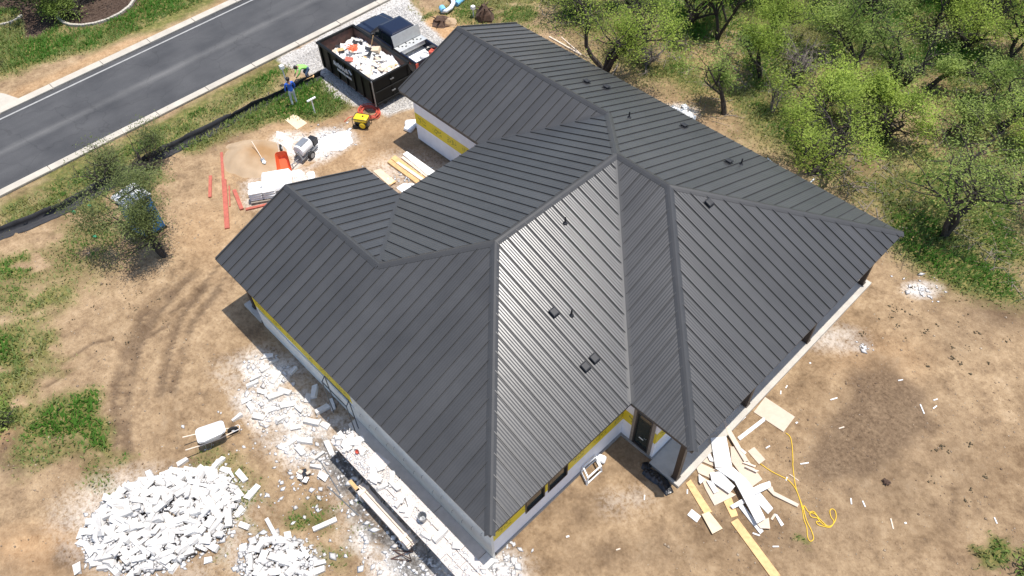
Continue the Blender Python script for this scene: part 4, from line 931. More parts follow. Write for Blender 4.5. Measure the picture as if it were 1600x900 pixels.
# ------------------------------------------------------------------ skip (roll-off container) and its load
def skip():
    L, W, H = 4.95, 2.35, 1.55; z0 = .32
    t = thing('skip_container', 'black steel roll-off skip heaped with white scrap on the gravel', 'skip', (-24.66, 13.66, 0), math.radians(-1.5))
    hw, hl = W / 2, L / 2
    m = MB(); m.b2((-hl, -hw, z0), (hl, hw, z0 + .08)); m.build('floor', 'rust', t)
    for s in (-1, 1):
        m = MB(); y0, y1 = s * hw, s * (hw - .05)
        m.b2((-hl, min(y0, y1), z0 + .08), (hl, max(y0, y1), z0 + H)); m.build('side_wall', 'black_paint', t, bev=.008)
        m = MB(); m.b2((-hl + .05, min(s * (hw - .052), s * (hw - .06)), z0 + .09), (hl - .06, max(s * (hw - .052), s * (hw - .06)), z0 + H - .06)); m.build('inner_lining', 'rust', t)
        for k in range(7):
            x = -hl + .2 + k * (L - .4) / 6; m = MB()
            a, b = s * hw, s * (hw + .07); m.b2((x - .05, min(a, b), z0 + .05), (x + .05, max(a, b), z0 + H - .1)); m.build('side_rib', 'black_paint', t, bev=.01)
        m = MB(); a, b = s * (hw - .07), s * (hw + .09); m.b2((-hl - .06, min(a, b), z0 + H - .1), (hl + .06, max(a, b), z0 + H + .02)); m.build('top_rail', 'black_paint', t, bev=.02)
        m = MB(); m.b2((-hl, s * .55 - .06, .12), (hl, s * .55 + .06, z0 - .002)); m.build('skid_rail', 'black_paint', t)
        for x in (-hl + .5, hl - .4):
            m = MB(); m.lathe([(.11, -.08), (.12, -.07), (.12, .07), (.11, .08)], (x, s * .75, .12), (0, 1, 0), 14); m.build('roller', 'steel', t)
    m = MB(); m.b2((-hl - .05, -hw, z0 + .08), (-hl, hw, z0 + H)); m.build('front_wall', 'black_paint', t)
    m = MB(); m.b2((-hl - .07, -hw - .02, z0 + H - .1), (-hl + .05, hw + .02, z0 + H + .024)); m.build('top_rail', 'black_paint', t, bev=.02)
    m = MB(); m.b2((-hl + .003, -hw + .06, z0 + .09), (-hl + .012, hw - .06, z0 + H - .06)); m.build('inner_lining', 'rust', t)
    d = MB(); d.b2((hl + .004, -hw, z0 - .05), (hl + .06, hw, z0 + H)); dr = d.build('tailgate', 'black_paint', t, bev=.01)
    for z in (z0 + .08, z0 + .75, z0 + H - .06):
        m = MB(); m.b2((hl + .061, -hw + .03, z - .05), (hl + .12, hw - .03, z + .05)); m.build('crossbar', 'black_paint', dr, bev=.015)
    for y in (-hw + .06, hw - .06, 0):
        m = MB(); m.b2((hl + .062, y - .05, z0 + .14), (hl + .105, y + .05, z0 + .69)); m.b2((hl + .062, y - .05, z0 + .81), (hl + .105, y + .05, z0 + H - .12)); m.build('stiffener', 'black_paint', dr, bev=.01)
    m = MB(); m.tube([(hl + .09, -hw - .05, z0), (hl + .09, -hw - .05, z0 + H)], .035, 8); m.build('latch_bar', 'steel', dr)
    for z in (z0 + .45, z0 + 1.15):
        m = MB(); m.b2((hl + .062, -.1, z - .03), (hl + .13, .12, z + .03)); m.build('latch', 'steel', dr)
    # weathered white lettering (script too small to read): strokes on the side that faces the house yard
    m = MB(); rr = random.Random(3); yy = -hw - .074
    for row, (zc, hh, x0, x1) in enumerate(((z0 + 1.05, .30, -1.0, .35), (z0 + .72, .17, -.75, .55))):
        x = x0
        while x < x1:
            wv = hh * rr.uniform(.3, .5)
            m.beam((x, yy, zc - hh / 2), (x + wv * .5, yy, zc + hh / 2 * rr.uniform(.5, 1)), .008, hh * .16, up=(0, 1, 0)); m.beam((x + wv * .5, yy, zc + hh / 2 * .6), (x + wv, yy, zc - hh / 2), .008, hh * .16, up=(0, 1, 0))
            x += wv * 1.25
    m.beam((.45, yy, z0 + 1.24), (.66, yy, z0 + 1.02), .008, .07, up=(0, 1, 0)); m.build('lettering', 'white_paint', t)
    return t
skip()
def skip_load():
    r = np.random.default_rng(5); n = 44; k = 24; xs = np.linspace(-2.40, 2.38, n); ys = np.linspace(-1.10, 1.10, k); Xg, Yg = np.meshgrid(xs, ys, indexing='ij')
    z = 1.42 + .30 * np.exp(-((Xg - .9) / 1.5) ** 2) * (1 - (Yg / 1.5) ** 2) + .28 * (fbm(Xg, Yg, .8, 81, 4) - .5) * 2 - .35 * np.clip(-Xg - 1.5, 0, 1) + .06 * r.normal(0, 1, Xg.shape)
    I = np.arange(n * k).reshape(n, k); q = np.stack([I[:-1, :-1], I[1:, :-1], I[1:, 1:], I[:-1, 1:]], -1).reshape(-1, 4)
    o = npmesh('scrap_load', np.stack([Xg.ravel(), Yg.ravel(), z.ravel()], 1), q, 'scrap_mix', attrs=dict(lv=np.clip(.62 + r.normal(0, .28, n * k), 0, 1)))
    o.location = (-24.66, 13.66, 0); o.rotation_euler = (0, 0, math.radians(-1.5)); tag(o, 'crumpled white wrap and crushed scrap filling the black skip', 'scrap', kind='stuff')
    def zf(x, y): return float(np.interp(x, xs, z[:, int(np.clip(np.searchsorted(ys, y), 0, k - 1))]))
    rr = random.Random(8); rot = Matrix.Rotation(math.radians(-1.5), 3, 'Z')
    for i in range(64):
        x, y = rr.uniform(-2.1, 2.15), rr.uniform(-.85, .85); m = MB(); l, w_ = rr.uniform(.25, .75), rr.uniform(.12, .38)
        sh = [(-l / 2, -w_ / 2, 0), (l / 2, -w_ / 2 * rr.uniform(.5, 1), 0), (l / 2 * rr.uniform(.7, 1), w_ / 2, 0), (-l / 2, w_ / 2 * rr.uniform(.6, 1), 0)]
        m.loft([[(a, b, -.012) for a, b, c in sh], [(a, b, .012) for a, b, c in sh]])
        dark = i % 9 == 0; o = m.build('scrap_board', 'vent_black' if dark else rr.choice(['foam_white', 'foam_white', 'foam_white', 'board_tan', 'lumber', 'red_board'] if i % 4 == 0 else ['foam_white', 'foam_white', 'board_tan']))
        p = rot @ Vector((x, y, zf(x, y) + .05)); o.location = p + Vector((-24.66, 13.66, 0)); o.rotation_euler = (rr.gauss(0, .22), rr.gauss(0, .22), rr.uniform(0, 3.1))
        tag(o, 'dark scrap piece lying on the white load of the skip' if dark else 'flat offcut lying on the load of the skip', 'board', 'dark scraps in the skip' if dark else 'pale offcuts in the skip')
    m = MB(); m.box((0, 0, 0), (.45, .36, .22)); o = m.build('cardboard_box', 'plywood', bev=.01); o.location = (-24.3, 14.35, 1.82); o.rotation_euler = (.15, -.2, .5); tag(o, 'brown cardboard box on top of the skip load', 'box')
    m = MB(); rr = random.Random(4); V = []
    for i in range(26):
        a = rr.uniform(0, 6.28); m.beam((rr.gauss(0, .12), rr.gauss(0, .12), rr.uniform(0, .1)), (math.cos(a) * rr.uniform(.2, .5), math.sin(a) * rr.uniform(.2, .42), rr.uniform(0, .08)), .05, .02)
    o = m.build('orange_netting', 'orange_plastic'); o.location = (-25.6, 13.75, 1.62); tag(o, 'crumpled bright orange netting on the skip load', 'netting')
    m = MB(); m.beam((0, 0, 0), (.1, .25, .75), .05, .03); o = m.build('wood_stick', 'lumber'); o.location = (-24.75, 14.3, 1.7); tag(o, 'wooden stick poking up out of the skip load', 'stick')
skip_load()
# ------------------------------------------------------------------ pickup truck
def wheel(parent, x, y, z, r=.39, w_=.25, side=1):
    m = MB(); m.lathe([(r * .62, -w_ / 2), (r * .93, -w_ / 2), (r, -w_ / 2 + .04), (r, w_ / 2 - .04), (r * .93, w_ / 2), (r * .62, w_ / 2)], (x, y, z), (0, 1, 0), 26, cap=True); t = m.build('wheel', 'rubber', parent, smooth=False)
    k = MB(); k.lathe([(.02, w_ / 2 * side + .004 * side), (r * .6, w_ / 2 * side + .012 * side), (r * .6, w_ / 2 * side - .03 * side), (.03, w_ / 2 * side - .05 * side)], (x, y, z), (0, 1, 0), 18); k.build('rim', 'steel', t)
def truck():
    t = thing('pickup_truck', 'dark blue pickup with an open silver tool box across its bed', 'pickup', (-28.35, 16.72, .0), math.radians(-2))
    W = .98
    def prof(pts, y): return [(x, y, z) for x, z in pts]
    front = [(0.02, .46), (0, .72), (.05, .92), (.22, 1.04), (.9, 1.12), (1.62, 1.17), (3.72, 1.19), (3.72, .42), (3.0, .40), (1.62, .40), (1.50, .62), (1.28, .80), (.95, .84), (.62, .78), (.42, .56), (.34, .44)]
    m = MB(); m.loft([prof([(x * .985 + .03, z * .97 + .02) for x, z in front], -W + .02), prof(front, -W + .09), prof(front, W - .09), prof([(x * .985 + .03, z * .97 + .02) for x, z in front], W - .02)])
    body = m.build('body', 'truck_blue', t, bev=.03)
    m = MB(); m.add([(.30, -.62, 1.075), (1.55, -.72, 1.18), (1.55, .72, 1.18), (.30, .62, 1.075), (.34, -.52, 1.115), (1.55, -.60, 1.235), (1.55, .60, 1.235), (.34, .52, 1.115)], [(4, 5, 6, 7), (0, 1, 5, 4), (1, 2, 6, 5), (2, 3, 7, 6), (3, 0, 4, 7)]); m.build('hood', 'truck_blue', t, bev=.02)
    def rect(x0, x1, w_, z): return [(x0, -w_, z), (x1, -w_, z), (x1, w_, z), (x0, w_, z)]
    m = MB(); m.loft([rect(1.55, 3.74, .93, 1.16), rect(2.18, 3.64, .80, 1.72), rect(2.28, 3.58, .74, 1.83), rect(2.45, 3.45, .62, 1.865)]); cab = m.build('cab', 'truck_blue', t, bev=.03)
    def quad(P, mt, nm): m = MB(); m.add(P, [(0, 1, 2, 3)]); return m.build(nm, mt, t)
    quad([(1.615, -.80, 1.215), (1.615, .80, 1.215), (2.155, .70, 1.705), (2.155, -.70, 1.705)], 'glass_dark', 'windshield')
    quad([(3.742, -.72, 1.26), (3.742, .72, 1.26), (3.668, .64, 1.68), (3.668, -.64, 1.68)], 'glass_dark', 'rear_window')
    for s in (-1, 1):
        for x0, x1, x2, x3 in ((1.92, 2.68, 2.66, 2.30), (2.76, 3.58, 3.52, 2.74)):
            yb, yt = s * .932, s * .822
            quad([(x0, yb - s * .018, 1.23), (x1, yb - s * .018, 1.23), (x2, yt + s * .004, 1.66), (x3, yt + s * .004, 1.66)], 'glass_dark', 'side_window')
        m = MB(); m.b2((1.95, min(s * .96, s * 1.16), 1.18), (2.08, max(s * .96, s * 1.16), 1.36)); m.build('mirror', 'black_plastic', t, bev=.03)
        m = MB(); m.b2((.0, min(s * .62, s * .93), .74), (.09, max(s * .62, s * .93), .92)); m.build('headlight', 'potty_white', t, bev=.02)
        for x in (2.55, 3.45): m = MB(); m.b2((x, min(s * .965, s * .99), 1.0), (x + .16, max(s * .965, s * .99), 1.035)); m.build('door_handle', 'steel', t)
        for x in (1.0, 4.75): wheel(t, x, s * .84, .39, side=s)
        a, b = s * (W - .02), s * (W - .13); m = MB()
        pts = [(3.76, .45), (3.76, 1.20), (5.78, 1.20), (5.80, .52), (5.25, .50), (5.13, .72), (4.92, .84), (4.6, .85), (4.38, .74), (4.26, .50)]
        m.loft([prof(pts, a), prof(pts, b)]); m.build('bed_side', 'truck_blue', t, bev=.02)
        m = MB(); m.b2((5.80, min(s * .78, s * .95), .82), (5.84, max(s * .78, s * .95), 1.12)); m.build('tail_light', 'red_paint', t)
        m = MB(); m.b2((5.1, min(s * .99, s * 1.0), .95), (5.45, max(s * .99, s * 1.0), 1.0)); m.build('side_reflector', 'red_paint', t)
    m = MB(); m.b2((3.76, -W + .14, .58), (5.74, W - .14, .64)); m.build('bed_floor', 'bag_white', t)
    m = MB(); m.b2((5.74, -W + .14, .56), (5.80, W - .14, 1.18)); m.build('tailgate', 'truck_blue', t, bev=.02)
    m = MB(); m.b2((3.76, -W + .14, .645), (3.82, W - .14, 1.19)); m.build('bed_front', 'truck_blue', t)
    m = MB(); m.b2((-.10, -.95, .44), (.06, .95, .66)); m.build('bumper', 'steel', t, bev=.04)
    m = MB(); m.b2((5.84, -.93, .44), (5.98, .93, .62)); m.build('bumper', 'steel', t, bev=.04)
    m = MB(); m.b2((-.02, -.56, .70), (.05, .56, .93)); m.build('grille', 'black_plastic', t, bev=.01)
    b = MB(); b.b2((3.86, -W + .02, 1.205), (4.42, W - .02, 1.23)); b.b2((3.88, -W + .16, .95), (4.40, W - .16, 1.204)); tb = b.build('tool_box', 'diamond_plate', t, bev=.012)
    m = MB(); m.beam((3.88, 0, 1.26), (3.74, 0, 1.86), W * 1.9, .035, up=(1, 0, .25)); m.build('lid', 'diamond_plate', tb)
    m = MB()
    for k in range(9): m.box((3.98 + (k % 3) * .12, -.7 + k * .17, 1.245), (.10, .05, .03), rz=k)
    m.build('tool', 'black_plastic', tb)
    return t
truck()
m = MB(); m.lathe([(.03, 0), (.24, .0), (.27, .05), (.27, .14), (.22, .17), (.22, .08), (.03, .06)], (0, 0, 0), n=20); o = m.build('round_tub', 'potty_white', bev=.01); o.location = (-23.35, 16.8, .645); tag(o, 'dusty round tub with a dark centre lying in the truck bed', 'tub')
m = MB(); m.box((0, 0, .14), (.5, .42, .28)); m.box((0, 0, .30), (.3, .08, .04)); o = m.build('tool_case', 'red_paint', bev=.03); o.location = (-23.1, 17.3, .645); o.rotation_euler = (0, 0, .4); tag(o, 'faded red tool case in the truck bed', 'case')
# ------------------------------------------------------------------ people
def person(name, label, J, seg, loc, rz, hair=True, hand_dir=None):
    """J: joint -> (x,y,z,r); seg: list of (a,b,mat). One continuous skin-modifier body."""
    names = list(J); me = bpy.data.meshes.new('tmp'); me.from_pydata([J[k][:3] for k in names], [(names.index(a), names.index(b)) for a, b, _ in seg], [])
    o = bpy.data.objects.new('tmp', me); COL.objects.link(o); o.modifiers.new('skin', 'SKIN')
    for i, k in enumerate(names):
        sv = me.skin_vertices[0].data[i]; r = J[k][3]; sv.radius = r if isinstance(r, tuple) else (r, r); sv.use_root = (k == 'pelvis')
    s = o.modifiers.new('sub', 'SUBSURF'); s.levels = 2; s.render_levels = 2
    dg = bpy.context.evaluated_depsgraph_get(); ev = bpy.data.meshes.new_from_object(o.evaluated_get(dg)); bpy.data.objects.remove(o)
    mats = sorted(set(s_[2] for s_ in seg)); ev.materials.clear()
    for k in mats: ev.materials.append(MAT[k])
    segs = [(Vector(J[a][:3]), Vector(J[b][:3]), mats.index(mt)) for a, b, mt in seg]
    for p in ev.polygons:
        c = p.center; best = (1e9, 0)
        for a, b, mi in segs:
            ab = b - a; t = max(0, min(1, (c - a).dot(ab) / max(ab.length_squared, 1e-9))); d = (c - a - ab * t).length
            if d < best[0]: best = (d, mi)
        p.material_index = best[1]; p.use_smooth = True
    # fingers, nose and ears joined into the same mesh
    m = MB(); hd = Vector(J['head'][:3]); f = Vector(J['_face'][:3]) - hd if '_face' in J else Vector((0, 1, 0)) * .1
    bm = bmesh.new(); bm.from_mesh(ev); si = mats.index('skin')
    for h, w_ in (('hand_l', 'wrist_l'), ('hand_r', 'wrist_r')):
        P = Vector(J[h][:3]); d = (P - Vector(J[w_][:3])).normalized(); sd = d.orthogonal().normalized()
        for k in range(5):
            off = sd * (k - 2) * .017; ln = [.055, .075, .08, .075, .06][k]
            m.tube([P + off, P + off + d * ln * .6, P + off + d * ln + sd.cross(d) * .02] if k else [P + sd * -.03, P + sd * -.06 + d * .03, P + sd * -.065 + d * .055], [.009, .008, .006], 5)
    up = Vector((0, 0, 1)); fd = f.normalized(); sd = fd.cross(up).normalized()
    m.tube([hd + fd * .085 + up * .02, hd + fd * .12 - up * .02], [.012, .02], 5)
    for s_ in (-1, 1): m.lathe([(.005, -.01), (.03, 0), (.02, .012)], hd + sd * s_ * .085, sd, 8)
    tmp = bpy.data.meshes.new('x'); tmp.from_pydata(m.v, [], m.f); n0 = len(bm.faces); bm.from_mesh(tmp); bm.faces.ensure_lookup_table()
    for fc in bm.faces[n0:]: fc.material_index = si
    bm.to_mesh(ev); bm.free()
    t = bpy.data.objects.new(name, ev); COL.objects.link(t); t.location = loc; t.rotation_euler = (0, 0, rz); tag(t, label, 'person')
    h = MB(); c = hd + up * .03 - fd * .015
    h.lathe([(.098, -.05), (.108, 0), (.104, .05), (.08, .09), (.04, .112), (.005, .118)], c, (up - fd * .25).normalized(), 12); h.build('hair', 'hair', t, smooth=True)
    return t
J = dict(pelvis=(0, 0, .95, (.15, .11)), waist=(0, 0, 1.10, (.14, .10)), chest=(0, .01, 1.33, (.17, .115)), neck=(0, .01, 1.50, .058), head=(0, .03, 1.64, (.088, .10)), top=(0, .03, 1.71, .07), _face=(0, .13, 1.63, .0),
         sh_l=(-.19, .0, 1.44, .07), el_l=(-.27, .02, 1.17, .052), wrist_l=(-.25, .13, .94, .036), hand_l=(-.24, .17, .87, .04), sh_r=(.19, 0, 1.44, .07), el_r=(.27, .02, 1.17, .052), wrist_r=(.25, .13, .94, .036), hand_r=(.24, .17, .87, .04),
         hip_l=(-.09, 0, .90, .095), knee_l=(-.11, .03, .50, .068), ank_l=(-.12, -.03, .09, .048), toe_l=(-.13, .14, .04, .042), hip_r=(.09, 0, .90, .095), knee_r=(.12, .06, .50, .068), ank_r=(.14, .04, .09, .048), toe_r=(.15, .21, .04, .042))
SEG = [('pelvis', 'waist', 'shirt'), ('waist', 'chest', 'shirt'), ('chest', 'neck', 'skin'), ('neck', 'head', 'skin'), ('head', 'top', 'skin')]
for s in 'lr': SEG += [('chest', 'sh_' + s, 'shirt'), ('sh_' + s, 'el_' + s, 'shirt'), ('el_' + s, 'wrist_' + s, 'shirt'), ('wrist_' + s, 'hand_' + s, 'skin'), ('pelvis', 'hip_' + s, 'pants'), ('hip_' + s, 'knee_' + s, 'pants'), ('knee_' + s, 'ank_' + s, 'pants'), ('ank_' + s, 'toe_' + s, 'shoe')]
def dress(shirt, pants): return [(a, b, {'shirt': shirt, 'pants': pants}.get(c, c)) for a, b, c in SEG]
FACE = J.pop('_face'); p = gpt(461, 164)
def add_face(J, f): K = dict(J); return K
person('person', 'worker in a blue long-sleeved top and pale jeans standing with back turned', J, dress('shirt_blue', 'trousers_pale'), p, math.radians(78))
K = dict(pelvis=(0, -.12, .72, (.15, .12)), waist=(0, .04, .82, (.14, .11)), chest=(0, .26, .90, (.16, .125)), neck=(0, .42, .92, .058), head=(0, .54, .90, (.088, .10)), top=(0, .60, .93, .07),
         sh_l=(-.18, .32, .90, .07), el_l=(-.25, .44, .66, .052), wrist_l=(-.16, .58, .46, .036), hand_l=(-.13, .62, .40, .04), sh_r=(.18, .32, .90, .07), el_r=(.24, .46, .66, .052), wrist_r=(.12, .60, .48, .036), hand_r=(.09, .64, .42, .04),
         hip_l=(-.10, -.12, .68, .098), knee_l=(-.17, .10, .40, .07), ank_l=(-.18, -.10, .09, .048), toe_l=(-.19, .08, .04, .042), hip_r=(.10, -.12, .68, .098), knee_r=(.18, .10, .40, .07), ank_r=(.19, -.12, .09, .048), toe_r=(.20, .06, .04, .042))
q = gpt(481, 122); person('person', 'worker in a bright green top and jeans stooping over the silt fence', K, dress('shirt_green', 'jeans'), q, math.radians(165))
m = MB(); m.beam((0, 0, .02), (1.1, 0, .42), .04, .03); m.beam((1.05, -.12, .40), (1.05, .12, .40), .05, .04); o = m.build('wooden_tool', 'lumber'); o.location = gpt(462, 130); o.rotation_euler = (0, 0, .9); tag(o, 'orange-brown wooden handle held beside the stooping worker', 'tool')
# ------------------------------------------------------------------ silt fence
def silt():
    pts = [(-60, 400), (0, 366), (40, 352), (100, 325), (170, 287), (260, 238), (330, 203), (400, 163), (450, 141), (500, 116)]
    P = [gpt(*q) for q in pts]; path = []
    for a, b in zip(P[:-1], P[1:]):
        n = max(2, int((b - a).length / .25)); path += [a.lerp(b, k / n) for k in range(n)]
    path.append(P[-1]); t = thing('silt_fence', 'sagging black fabric silt fence on stakes along the road verge', 'fence', path[0])
    o0 = path[0]; V = []; rr = np.random.default_rng(4); N = len(path)
    for i, q in enumerate(path):
        s = i * .25; sag = .025 * math.sin(s * 2.3) + .02 * math.sin(s * 5.1 + 1); hgt_ = .50 + sag - (.10 if i > N * .7 else 0)
        lean = .06 + .02 * math.sin(s * 1.7) + (.10 if i > N * .7 else 0)
        for u, v in ((.42, .015), (.16, .03), (.02, .05), (.02 + lean * .4, hgt_ * .5), (lean, hgt_)):
            V.append((q.x + u + .02 * rr.normal(), q.y + .01 * rr.normal(), q.z + v + .012 * rr.normal()))
    I = np.arange(len(V)).reshape(-1, 5); F = np.stack([I[:-1, :-1], I[1:, :-1], I[1:, 1:], I[:-1, 1:]], -1).reshape(-1, 4)
    o = npmesh('fabric', np.array(V) - np.array(o0), F, 'silt_fabric', t); sol = o.modifiers.new('th', 'SOLIDIFY'); sol.thickness = .006
    for i in range(0, N, 9):
        q = path[i] - o0; m = MB(); m.beam((q.x - .02, q.y, q.z - .1), (q.x + .03, q.y, q.z + .62 - (.2 if i > N * .62 else 0)), .035, .035, up=(0, 1, 0)); m.build('stake', 'old_wood', t)
silt()
# ------------------------------------------------------------------ portable toilet
def potty():
    t = thing('portable_toilet', 'blue portable toilet with a white roof half hidden by a tree', 'portable toilet', gpt(233, 358), math.radians(8)); a = .56
    m = MB(); m.b2((-a - .04, -a - .04, .0), (a + .04, a + .04, .12)); m.build('base', 'black_plastic', t, bev=.02)
    m = MB(); m.b2((-a, -a, .12), (a, a, 2.08)); m.build('cabin', 'blue_plastic', t, bev=.04)
    for s in (-1, 1):
        for k in range(3): m = MB(); y = -.37 + k * .37; m.b2((min(s * a, s * (a + .02)), y - .13, .25), (max(s * a, s * (a + .02)), y + .13, 1.7)); m.build('side_panel', 'blue_plastic', t, bev=.01)
        m = MB(); m.b2((min(s * a, s * (a + .015)), -.45, 1.8), (max(s * a, s * (a + .015)), .45, 1.98)); m.build('vent_strip', 'black_plastic', t)
    m = MB(); m.b2((-.34, -a - .035, .18), (.34, -a - .002, 1.98)); d = m.build('door', 'blue_plastic', t, bev=.015)
    m = MB(); m.b2((.22, -a - .06, 1.0), (.30, -a - .036, 1.14)); m.build('latch', 'white_paint', d)
    def r4(k, z): return [(-k, -k, z), (k, -k, z), (k, k, z), (-k, k, z)]
    m = MB(); m.loft([r4(.62, 2.082), r4(.63, 2.13), r4(.55, 2.25), r4(.35, 2.32)]); rf = m.build('roof', 'potty_white', t, bev=.03)
    m = MB(); m.b2((-.05, -.56, 2.2), (.05, .56, 2.335)); m.build('roof_rib', 'vent_black', rf)
    m = MB(); m.tube([(.4, .4, 2.2), (.4, .4, 2.5)], .05, 10); m.build('vent_pipe', 'potty_white', t)
potty()
# ------------------------------------------------------------------ wheelbarrows
def rrect(cx, cy, hx, hy, z, r=.08, n=4, nose=0):
    pts = []
    for sx, sy, a0 in ((1, 1, 0), (-1, 1, 90), (-1, -1, 180), (1, -1, 270)):
        for k in range(n + 1):
            a = math.radians(a0 + 90 * k / n); x = cx + sx * (hx - r) + math.cos(a) * r; y = cy + sy * (hy - r) + math.sin(a) * r
            if nose and sx > 0: y *= 1 - nose
            pts.append((x, y, z))
    return pts
def wheelbarrow(label, tray, loc, rz, tilt=(0, 0), fill=None):
    t = thing('wheelbarrow', label, 'wheelbarrow', loc, rz); t.rotation_euler = (tilt[0], tilt[1], rz)
    m = MB(); m.loft([rrect(.05, 0, .52, .35, .66, .16, nose=.14), rrect(.04, 0, .50, .33, .645, .15, nose=.14), rrect(.02, 0, .30, .22, .36, .10), rrect(.02, 0, .26, .19, .38, .09), rrect(.05, 0, .48, .31, .65, .15, nose=.14)], cap=False)
    n = 20; m.f.append(tuple(3 * n + i for i in range(n))); m.m.append(0); m.build('tray', tray, t, bev=.006)
    if fill: m = MB(); m.loft([rrect(.03, 0, .36, .25, .46, .11, nose=.05), rrect(.03, 0, .34, .235, .50, .10, nose=.05)]); m.build('mortar', fill, t)
    for s in (-1, 1):
        m = MB(); m.tube([(-.95, s * .29, .56), (-.4, s * .27, .44), (.25, s * .22, .33), (.72, s * .09, .22)], .022, 8); m.build('handle', 'lumber_pale', t)
        m = MB(); m.tube([(-.30, s * .26, .42), (-.34, s * .27, .02), (-.18, s * .26, .02), (-.05, s * .24, .36)], .014, 6); m.build('leg', 'steel', t)
    m = MB(); m.lathe([(.10, -.04), (.16, -.05), (.20, -.03), (.20, .03), (.16, .05), (.10, .04)], (.74, 0, .20), (0, 1, 0), 20); w_ = m.build('wheel', 'rubber', t); k = MB(); k.lathe([(.02, -.06), (.10, -.03), (.10, .03), (.02, .06)], (.74, 0, .20), (0, 1, 0), 12); k.build('rim', 'potty_white', w_)
    m = MB(); m.tube([(.72, -.10, .23), (.98, -.10, .26), (1.02, 0, .27), (.98, .10, .26), (.72, .10, .23)], .014, 6); m.build('nose_guard', 'potty_white', t)
p0, p1 = gpt(305, 700), gpt(365, 676); c = p0.lerp(p1, .5); wheelbarrow('white wheelbarrow standing near the pile of limestone blocks', 'potty_white', (c.x, c.y, c.z), math.atan2(p1.y - p0.y, p1.x - p0.x), fill='bag_white')
c = gpt(447, 262); wheelbarrow('orange wheelbarrow tipped up beside the sand heap', 'orange_plastic', (c.x, c.y, c.z + .30), 2.6, tilt=(.0, -.85))
# ------------------------------------------------------------------ mixer, sand, mortar bags
def mixer():
    t = thing('mortar_mixer', 'dusty grey mortar mixer with a white drum beside the sand heap', 'mortar mixer', gpt(478, 244), 1.9); t.scale = (.78, .78, .78)
    m = MB(); m.lathe([(.02, -.55), (.36, -.52), (.40, -.45), (.40, .45), (.36, .52), (.02, .55)], (0, 0, .78), (1, 0, 0), 20); d = m.build('drum', 'bag_white', t, smooth=False)
    m = MB(); m.b2((-.40, -.22, 1.14), (.40, .22, 1.185)); m.build('drum_grate', 'steel', d)
    m = MB()
    for x in (-.62, .62): m.beam((x, -.32, .30), (x, 0, .80), .07, .07); m.beam((x, .32, .30), (x, 0, .80), .07, .07)
    m.beam((-.7, -.32, .30), (.95, -.32, .30), .07, .08); m.beam((-.7, .32, .30), (.95, .32, .30), .07, .08); m.build('frame', 'steel', t)
    for s in (-1, 1): wheel(t, .0, s * .52, .28, .28, .17, s)
    m = MB(); m.b2((.68, -.28, .35), (1.15, .28, .82)); m.build('engine_cover', 'black_plastic', t, bev=.03)
    m = MB(); m.tube([(-.7, 0, .3), (-1.3, 0, .35), (-1.6, 0, .4)], .035, 8); m.tube([(-1.3, 0, .35), (-1.32, 0, .02)], .03, 8); m.build('tow_bar', 'steel', t)
    m = MB(); m.tube([(.70, .30, .8), (.75, .55, 1.1)], .02, 6); m.build('lever', 'steel', t)
mixer()
def sand_pile():
    c = G(398, 246)[:2]; n = 60; xs = np.linspace(-2.3, 2.3, n); Xg, Yg = np.meshgrid(xs, xs, indexing='ij'); a = .35; u = (Xg * math.cos(a) + Yg * math.sin(a)) / 1.75; v = (-Xg * math.sin(a) + Yg * math.cos(a)) / 1.4
    wob = 1 + .35 * (fbm(np.arctan2(v, u) * 1.3 + 9, Xg * 0 + 3, 1.0, 97, 3) - .5) * 2; r2 = (u * u + v * v) / wob; z = .50 * np.clip(1 - r2, 0, 1) ** 1.1 * (.8 + .5 * fbm(Xg, Yg, .9, 91, 3)) + (fbm(Xg, Yg, .4, 95, 3) - .5) * .09 * (r2 < 1.1) - .12 * np.clip(r2 - .95, 0, 1)
    I = np.arange(n * n).reshape(n, n); q = np.stack([I[:-1, :-1], I[1:, :-1], I[1:, 1:], I[:-1, 1:]], -1).reshape(-1, 4)
    dm = np.exp(-(((Xg - .3) / .95) ** 2 + ((Yg - .35) / .75) ** 2)); lv = np.clip(1.05 - 1.25 * dm + (fbm(Xg, Yg, .5, 99, 4) - .5) * .7, 0, 1)
    o = npmesh('sand_pile', np.stack([Xg.ravel(), Yg.ravel(), z.ravel()], 1), q, 'sand_heap', attrs=dict(lv=lv.ravel()), smooth=True); o.location = (c[0], c[1], float(ground_z(*c)) + .0); tag(o, 'heap of tan mason sand with a damp orange side', 'sand pile')
sand_pile()
def shovel(label, p, q):
    p, q = Vector(p), Vector(q); t = thing('shovel', label, 'shovel', p); d = q - p; m = MB(); m.tube([d * .15, d], .018, 7); m.build('handle', 'lumber_pale', t)
    m = MB(); s = d.cross(Vector((0, 0, 1))).normalized() * .11; a = d.normalized() * .28; m.add([s * .9, -s * .9, -s * .8 + a, s * .8 + a, -a * .4, Vector((0, 0, .03)) + a * .5], [(0, 4, 1, 5), (1, 2, 5), (2, 3, 5), (3, 0, 5)]); m.build('blade', 'steel', t)
sc = gpt(416, 262); shovel('shovel lying on the sand heap with its pale handle up', (sc.x, sc.y, .35), (sc.x - 1.35, sc.y + .25, .75))
def bag_mesh(l=.62, w_=.40, h=.13):
    m = MB(); m.loft([rrect(0, 0, l * .40, w_ * .38, 0, .06), rrect(0, 0, l * .5, w_ * .5, h * .35, .07), rrect(0, 0, l * .5, w_ * .5, h * .65, .07), rrect(0, 0, l * .42, w_ * .40, h, .06)]); return m
